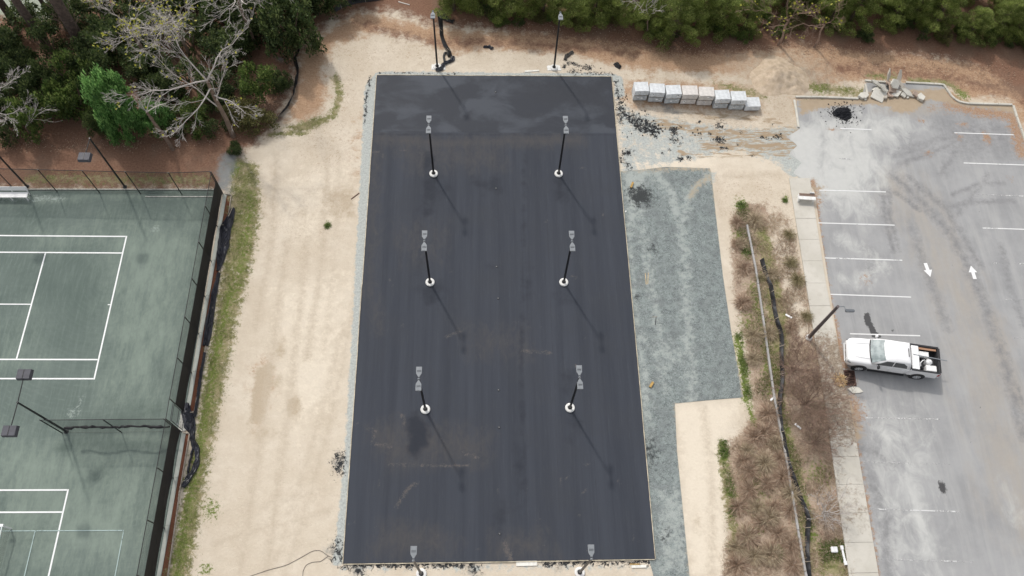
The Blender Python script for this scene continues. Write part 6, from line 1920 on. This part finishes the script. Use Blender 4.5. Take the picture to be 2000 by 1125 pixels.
for i, (u, v, r_, h) in enumerate([(640, 20, 1.9, 3.4), (690, -15, 2.0, 3.6), (600, 20, 2.2, 4.2), (560, 0, 2.2, 4)]):
    shrub(u, v, r_, h, 'dark', i, 'dark evergreen bush at the sandy bend, ' + ('by the half hidden silt fence', 'behind the half hidden silt fence', 'behind the large bushy tree', 'deep behind the large bushy tree')[i], group='bushes at the sandy bend')
# low growth along the foot of the pines
for i, u in enumerate(range(880, 2080, 34)):
    v = np.interp(u, [860, 1000, 1100, 1250, 1330, 1450, 1600, 1800, 1950, 2150], [12, 40, 52, 60, 76, 68, 60, 72, 86, 150]) + rr.uniform(-22, 8)
    kd = rr.choice(('olive', 'mid', 'dark', 'open'))
    shrub(u + rr.uniform(-10, 10), v, rr.uniform(.5, 1.0), rr.uniform(.6, 1.3), kd, i, '%s %s brush below the pines behind %s' % (rr.choice(('low', 'rounded', 'spreading')), {'olive': 'olive', 'mid': 'mid-green', 'dark': 'dark green', 'open': 'thin dark'}[kd], edge_mark(u)), 'undergrowth_shrub', 'shrub', 'brush below the pines')

# ---------------------------------------------------------------- bare trees
class Bare:
    def __init__(s, seed, min_r=.0075):
        s.r, s.q, s.tips, s.min_r = random.Random(seed), MB(), [], min_r
    def limb(s, p0, p1, r0, r1, depth, spread=.8, n_child=6, bend=.05, start=.22):
        r = s.r
        p0, p1 = V(p0), V(p1)
        d = p1 - p0
        L = d.length
        k = max(3, min(8, int(L / .5) + 2))
        off = V((r.gauss(0, 1), r.gauss(0, 1), r.gauss(0, .6))) * L * bend
        pts = []
        for i in range(k):
            f = i / (k - 1)
            pts.append(p0 + d * f + off * math.sin(math.pi * f) + V((r.gauss(0, 1), r.gauss(0, 1), r.gauss(0, 1))) * L * .015 * (f > 0) * (f < 1))
        rad = [max(s.min_r, r0 + (r1 - r0) * i / (k - 1)) for i in range(k)]
        s.q.tube(pts, rad, 7 if r0 > .06 else 4 if r0 > .02 else 3, cap=False)
        s.tips.append(pts[-1])
        if depth <= 0 or L < .25: return
        for c in range(n_child):
            f = start + (1 - start) * (c + r.random()) / n_child
            i = min(k - 2, int(f * (k - 1)))
            b = pts[i].lerp(pts[i + 1], f * (k - 1) - i)
            dd = d.normalized()
            side = V((r.gauss(0, 1), r.gauss(0, 1), r.gauss(0, .8) + .25))
            side = (side - dd * side.dot(dd))
            if side.length < 1e-3: continue
            side.normalize()
            a = r.uniform(.32, spread)
            nd = (dd * math.cos(a) + side * math.sin(a)).normalized()
            ln = L * r.uniform(.30, .58) * (1.15 - .5 * f)
            rr_ = max(s.min_r, (r0 + (r1 - r0) * f) * .45)
            s.limb(b, b + nd * ln, rr_, s.min_r, depth - 1, spread, max(3, n_child - 1), bend, .2)

def bare_tree(label, base, fork_z, limbs, r0, seed, bark, depth=3, buds=0, lean=(0, 0), n_child=6, name='bare_tree', group=None):
    """limbs: end points of the main limbs in the world"""
    b0 = V(base)
    t_ = thing(name, label, 'tree', b0, 0, group)
    fork = b0 + V((lean[0], lean[1], fork_z))
    tq = MB()
    pts = [b0 - V((0, 0, .05)), b0.lerp(fork, .35) + V((.08, -.05, 0)), b0.lerp(fork, .7) + V((-.06, .05, 0)), fork]
    tq.tube(pts, [r0 * 1.25, r0, r0 * .85, r0 * .7], 9)
    tq.build('trunk', bark_brown if bark is not bark_twig else bark_twig, t_, origin=b0)
    B = Bare(seed)
    for i, e in enumerate(limbs):
        st_ = fork.lerp(b0, .0 if i < 3 else .12 * (i - 2))
        B.limb(st_, e, r0 * .36, .012, depth, n_child=n_child + 1)
    B.q.build('branches', bark, t_, origin=b0)
    if buds:
        rs = np.random.RandomState(seed)
        tips = np.array([tuple(p) for p in B.tips])
        sel = tips[rs.randint(0, len(tips), buds)] + rs.normal(0, .12, (buds, 3)) - np.array(tuple(b0))
        me = leaves_mesh('buds', sel, unit(rs.normal(0, 1, (buds, 3))), rs.uniform(.14, .28, buds), .17, rs.rand(buds, 2), yell_m)
        tag(link_mesh('buds', me, t_), kind='stuff')
    return t_
bare_tree('pale bare tree with spreading white limbs at the corner of the sand', px(456, 266), 6.2,
          [px(262, 186, 7.4), px(318, 30, 10.5), px(486, 52, 9.6), px(338, 262, 5.2), px(480, 222, 5.6), px(445, 120, 8.0), px(300, 105, 9.0)], .17, 5, bark_pale, 3, 60, (-.2, .3), 6)
bare_tree('leaning bare trunk behind the dense green tree', px(338, 292), 4.2, [px(270, 190, 5.5), px(330, 200, 5.4), px(300, 170, 6.5)], .13, 6, bark_pale, 3, 0, (-.5, .3), 5)
bare_tree('grey bare tree in the left woods beside the tall trunks', px(20, 262), 3.6, [px(-30, 120, 6), px(40, 150, 5.5), px(-10, 170, 5.5), px(50, 210, 4)], .13, 7, bark_pale, 3, 0, (-.2, .2), 6)
bare_tree('forked pale sapling at the lower edge of the left woods', px(70, 275), 1.6, [px(100, 215, 3.2), px(58, 215, 3.0), px(75, 200, 3.6)], .08, 8, bark_pale, 2, 0, (0, .1), 4)
bare_tree('budding tree with yellow-green sprigs in the left woods', px(300, 140), 5.0, [px(190, 5, 9), px(300, -20, 9.5), px(255, 60, 7.5), px(345, 40, 8.5), px(225, 70, 7)], .16, 9, bark_pale, 3, 240, (-.1, .3), 6)
bare_tree('second budding tree with yellow-green sprigs close to the pale bare tree', px(375, 120), 4.2, [px(280, 70, 7), px(400, -10, 8.5), px(330, 10, 8.5), px(300, 90, 6.5)], .13, 10, bark_pale, 3, 150, (-.1, .2), 6)
bare_tree('bare tree reaching white limbs over the dark bushes', px(500, 95), 5.5, [px(400, -10, 8.8), px(490, 0, 8.8), px(430, 30, 7.8), px(520, -20, 9)], .14, 11, bark_pale, 3, 0, (-.1, .2), 5)
bare_tree('bare sapling tangle between the pines behind the pallets', px(1260, 70), 2.2, [px(1240, 0, 5), px(1270, -5, 5.5), px(1290, 20, 4.5)], .06, 12, bark_pale, 2, 0, (0, .1), 5)
bare_tree('vine-hung bare tree above the sand pile', px(1520, 88), 2.6, [px(1470, 20, 5), px(1540, -10, 6), px(1590, 25, 5), px(1500, 50, 4)], .10, 13, bark_twig, 3, 60, (0, .2), 5)
bare_tree('second bare tree above the sand pile with hanging twigs', px(1590, 92), 2.4, [px(1560, 20, 5), px(1640, 10, 5.5), px(1600, 45, 4), px(1540, 55, 3.5)], .09, 14, bark_twig, 3, 50, (0, .2), 5)
# tall trunks in the left woods
for i, (u, v, r_, h, ln, lab) in enumerate([(88, 82, .30, 15, (-.3, .2), 'tall leaning pine trunk in the left woods'), (168, 98, .42, 16, (.1, .2), 'thickest trunk in the left woods wrapped in brown vines'), (28, 42, .28, 15, (-.2, .1), 'tall trunk at the far side of the left woods'),
                                            (108, 42, .16, 13, (-.4, .1), 'slim trunk between the two tall ones in the left woods')]):
    c = px(u, v)
    t_ = thing('tall_pine', lab, 'pine tree', c, 0, None)
    q = MB(); q.tube([(0, 0, -.05), (ln[0] * .3, ln[1] * .3, h * .3), (ln[0] * .7, ln[1] * .7, h * .65), (ln[0], ln[1], h)], [r_ * 1.15, r_, r_ * .8, r_ * .5], 12); q.build('trunk', bark_pine, t_)
    o_ = link_mesh('crown', pines[i % 3][1], t_, (ln[0], ln[1], h * .62)); o_.scale = (.8, .8, .7)
    if i == 1:
        B = Bare(60, .012)
        for k in range(26):
            a = rr.uniform(0, 6.28); z0 = rr.uniform(.2, 7)
            B.limb(V((r_ * math.cos(a), r_ * math.sin(a), z0)), V((.75 * math.cos(a), .75 * math.sin(a), z0 + rr.uniform(.3, 1.4))), .022, .012, 2, n_child=4)
        B.q.build('vines', bark_brown, t_)

# ---------------------------------------------------------------- bare shrubs of the planting strip
def bare_shrub(label, u, v, rad, h, seed, bark, stems, depth=2, n_child=5):
    c = px(u, v)
    t_ = thing('bare_shrub', label, 'shrub', c)
    B = Bare(seed, .0065)
    for k in range(stems):
        a = 6.28 * (k + rr.random()) / stems
        f = rr.uniform(.45, 1.0)
        B.limb(V((.06 * math.cos(a), .06 * math.sin(a), 0)), V((rad * f * math.cos(a), rad * f * math.sin(a), h * rr.uniform(.45, 1.05))), .020, .009, depth, .85, n_child, .07, .3)
    B.q.build('twigs', bark, t_)
bare_shrub('broad bare brown shrub beside the pavement by the pickup', 1572, 790, 2.5, 3.0, 31, bark_twig, 34, 3, 6)
bare_shrub('bare brown shrub at the foot of the street lamp', 1548, 722, 1.7, 2.3, 32, bark_twig, 22, 3, 6)
bare_shrub('bare brown shrub growing below the broad one', 1590, 865, 1.9, 2.3, 33, bark_twig, 20, 3, 5)
bare_shrub('pale grey bare shrub spreading twigs over the pavement', 1612, 1003, 1.5, 2.2, 34, bark_pale, 20, 2, 5)

# ---------------------------------------------------------------- grass tufts
def tuft_proto(seed, mat, n, ln, wd, flat=.5):
    rs = np.random.RandomState(seed)
    a = rs.uniform(0, 6.28, n)
    el = rs.uniform(.15, 1.35, n) * (1 - flat * .4)
    D1 = np.column_stack([np.cos(a) * np.cos(el), np.sin(a) * np.cos(el), np.sin(el)])
    base = rs.normal(0, .07, (n, 3)) * np.array([1, 1, 0]) + [0, 0, .02]
    L = ln * rs.uniform(.6, 1.15, n)
    m1 = leaves_mesh('blades', base, D1, L * .6, wd, np.column_stack([rs.rand(n), rs.rand(n)]), mat)
    # second half arching over
    P2 = base + D1 * (L * .5)[:, None]
    el2 = el - rs.uniform(.5, 1.1, n)
    D2 = np.column_stack([np.cos(a) * np.cos(el2), np.sin(a) * np.cos(el2), np.sin(el2)])
    P = np.concatenate([base, P2]); D = np.concatenate([D1, D2]); LL = np.concatenate([L * .6, L * .55])
    T = np.column_stack([rs.rand(2 * n), rs.rand(2 * n)])
    bpy.data.meshes.remove(m1)
    return leaves_mesh('blades', P, D, LL, wd, T, mat)
TU = {'olive': tuft_proto(1, tuft_olive, 260, .75, .022), 'tan': tuft_proto(2, tuft_tan, 280, .8, .022), 'brown': tuft_proto(3, tuft_brown, 300, .8, .022), 'fresh': tuft_proto(4, fresh_m, 130, .4, .04, .9)}
def tuft(u, v, kind, sc, label, name='grass_tuft', cat='grass tuft', group='tufts in the planting strip'):
    o_ = link_mesh(name, TU[kind], None, px(u, v))
    o_.scale = (sc, sc, sc * .85); o_.rotation_euler = (0, 0, (u * .37) % 6.28)
    tag(o_, label, cat, group)
    return o_
for u, v, k, s, lab in [(1541, 459, 'olive', .85, 'olive grass tuft against the pavement, nearest the white bench'), (1544, 514, 'olive', .95, 'olive grass tuft against the pavement, second from the white bench'), (1557, 548, 'olive', 1.0, 'olive grass tuft against the pavement, third from the white bench'),
                        (1576, 618, 'olive', .8, 'olive grass tuft against the pavement, nearest the street lamp'), (1474, 432, 'tan', 1.25, 'largest tan grass clump at the head of the garden wall'), (1440, 436, 'brown', .95, 'brown grass clump left of the largest tan one'),
                        (1484, 546, 'olive', .7, 'small olive tuft between garden wall and silt fence'), (1506, 536, 'tan', 1.0, 'tan clump right of the silt fence end'), (1448, 476, 'tan', .9, 'tan clump on the sand side below the brown clump'), (1438, 478, 'brown', .75, 'small brown clump on the sand edge'),
                        (1452, 524, 'brown', .9, 'brown clump left of the silt fence end'), (1470, 656, 'tan', 1.05, 'tan clump left of the garden wall by the street lamp'), (1500, 652, 'tan', 1.1, 'tan clump straddling the garden wall by the street lamp'),
                        (1470, 702, 'tan', 1.0, 'tan clump below the wall-straddling one'), (1450, 592, 'brown', 1.1, 'brown clump on the strip beside the gravel'), (1500, 808, 'brown', 1.1, 'brown clump beside the garden wall below the gravel corner'),
                        (1492, 845, 'brown', 1.2, 'brown clump on the sand corner of the strip'), (1493, 905, 'tan', 1.2, 'tan clump midway down the lower strip'), (1450, 900, 'brown', 1.0, 'brown clump at the sand edge of the lower strip'), (1500, 1010, 'tan', 1.2, 'tan clump beside the wall in the lower strip'),
                        (1460, 1050, 'brown', 1.2, 'brown clump near the bottom sand edge'), (1505, 1085, 'tan', 1.2, 'tan clump near the bottom of the strip'), (1440, 1105, 'brown', 1.2, 'lowest brown clump of the strip'), (1545, 640, 'brown', .9, 'brown clump right of the silt fence by the street lamp')]:
    tuft(u, v, k, s, lab)
spots = []
for k in range(400):
    u, v = rr.uniform(1410, 1600), rr.uniform(830, 1115)
    if sdf_poly(np.array([[u, v]]), [(1425, 880), (1470, 830), (1520, 820), (1540, 900), (1562, 1000), (1570, 1115), (1420, 1115), (1432, 1000)])[0] < -8 and all((u - a) ** 2 + (v - c) ** 2 > 30 ** 2 for a, c in spots): spots.append((u, v))
for i, (u, v) in enumerate(spots):
    kd = ('brown', 'brown', 'tan')[i % 3]
    tuft(u, v, kd, rr.uniform(.8, 1.15), '%s brush clump on the lower planting strip, %s' % ('russet' if kd == 'brown' else 'straw-coloured', 'beside the garden wall' if u > 1505 else 'along the sand edge' if u < 1455 else 'midway between sand and wall'), 'brush_clump', 'dry brush', 'brush clumps of the lower strip')
for u, v, s, lab in [(640, 441, .8, 'lone small green weed on the sand left of the pad'), (1448, 402, 1.0, 'green weed at the top end of the planting strip'), (1533, 392, .7, 'green weed beside the pavement under the white bench'), (1414, 884, .9, 'green weed at the sand corner of the lower strip'),
                     (1458, 492, .9, 'green weed beside the garden wall'), (1517, 1078, 1.0, 'green weed near the bottom of the dry strip')]:
    tuft(u, v, 'fresh', s, lab, 'green_weed', 'weed', 'green weeds')
o_ = link_mesh('straw_heap', tuft_proto(9, straw_m, 220, .42, .06, 1.0), None, px(1641, 743, .11)); o_.scale = (1.1, 1.2, .7)
tag(o_, 'pale yellow heap of dead leaves beside the rusty storm drain', 'leaf heap')

# ---------------------------------------------------------------- what nobody could count
def scatter(name, label, mask_pts, n, ln, wd, mat, seed, flat=.6, zlift=.01, holes=()):
    rs = np.random.RandomState(seed)
    P2 = []
    for poly, share in mask_pts:
        w = np.array([(p.x, p.y) for p in pxs(poly)])
        lo, hi = w.min(0), w.max(0)
        c = rs.uniform(lo, hi, (int(n * share * 3), 2))
        c = c[sdf_poly(c, w) + rs.normal(0, .25, len(c)) < 0][:int(n * share)]
        P2.append(c)
    P2 = np.concatenate(P2)
    # gather into clumps
    nz = np.sin(P2[:, 0] * 2.3 + 1.7 * np.sin(P2[:, 1] * 1.9)) + np.sin(P2[:, 1] * 2.9 + 1.3 * np.sin(P2[:, 0] * 2.1 + 1))
    P2 = P2[nz + rs.normal(0, .8, len(P2)) > -.45]
    P2 = P2 + rs.normal(0, .05, P2.shape)
    m_ = len(P2)
    a = rs.uniform(0, 6.28, m_); el = rs.uniform(-.05, 1.1, m_) * (1 - flat)
    D = np.column_stack([np.cos(a) * np.cos(el), np.sin(a) * np.cos(el), np.sin(el)])
    tone = .5 + .5 * np.sin(P2[:, 0] * 1.7 + 2 * np.sin(P2[:, 1] * .9)) * np.sin(P2[:, 1] * 1.3 + np.sin(P2[:, 0]))
    T = np.column_stack([rs.rand(m_), np.clip(tone * .7 + .3 * rs.rand(m_), 0, 1)])
    me = leaves_mesh(name, np.column_stack([P2, np.full(m_, zlift) + rs.rand(m_) * .05]), D, ln * rs.uniform(.4, 1.3, m_), wd, T, mat)
    o_ = link_mesh(name, me)
    return tag(o_, label, kind='stuff')
strip = [([(1432, 400), (1496, 400), (1508, 470), (1560, 660), (1610, 650), (1645, 760), (1640, 860), (1664, 1125), (1412, 1125), (1430, 1000), (1412, 880), (1450, 850), (1476, 810), (1462, 700), (1436, 560)], .9), ([(1500, 420), (1540, 430), (1590, 640), (1540, 640)], .10)]
scatter('dry_brush', 'dry brown stalks and leaves covering the planting strip', strip, 30000, .24, .024, tuft_brown, 1, .3)
scatter('dry_brush', 'pale dead straw tangled through the planting strip', strip, 22000, .28, .020, tuft_tan, 2, .4)
scatter('grass', 'sparse weedy grass between the tennis fence and the sand', [([(452, 330), (505, 340), (505, 430), (490, 520), (462, 630), (436, 770), (410, 900), (388, 1020), (366, 1125), (336, 1125), (360, 1000), (385, 870), (405, 720), (432, 560), (448, 440)], .92), ([(556, 248), (610, 230), (655, 220), (645, 238), (590, 262)], .08)], 15000, .11, .018, weed_m, 3, .3)
scatter('grass', 'fresh green weeds dotted along the planting strip', [([(1404, 860), (1420, 860), (1440, 1000), (1426, 1010)], .18), ([(1440, 395), (1460, 395), (1470, 480), (1455, 500), (1440, 470)], .18), ([(1436, 650), (1450, 650), (1470, 780), (1455, 780)], .18), ([(1505, 640), (1532, 640), (1535, 800), (1510, 800)], .2), ([(1470, 560), (1500, 560), (1508, 780), (1480, 780)], .2), ([(1530, 820), (1560, 900), (1600, 1050), (1580, 1060), (1535, 900)], .14), ([(1450, 900), (1500, 900), (1510, 1000), (1460, 1010)], .06), ([(1600, 1062), (1648, 1056), (1652, 1098), (1606, 1098)], .26)], 11000, .12, .035, fresh_m, 4, .3)
scatter('leaf_litter', 'fallen brown leaves along the edge of the woods', [([(0, 300), (300, 290), (450, 280), (540, 240), (590, 100), (570, 60), (500, 200), (350, 260), (0, 260)], .5), ([(860, 40), (1100, 70), (1330, 115), (1500, 100), (1700, 125), (1980, 170), (1980, 130), (1700, 90), (1400, 80), (1100, 40)], .5)], 9000, .12, .06, tuft_brown, 5, .9)
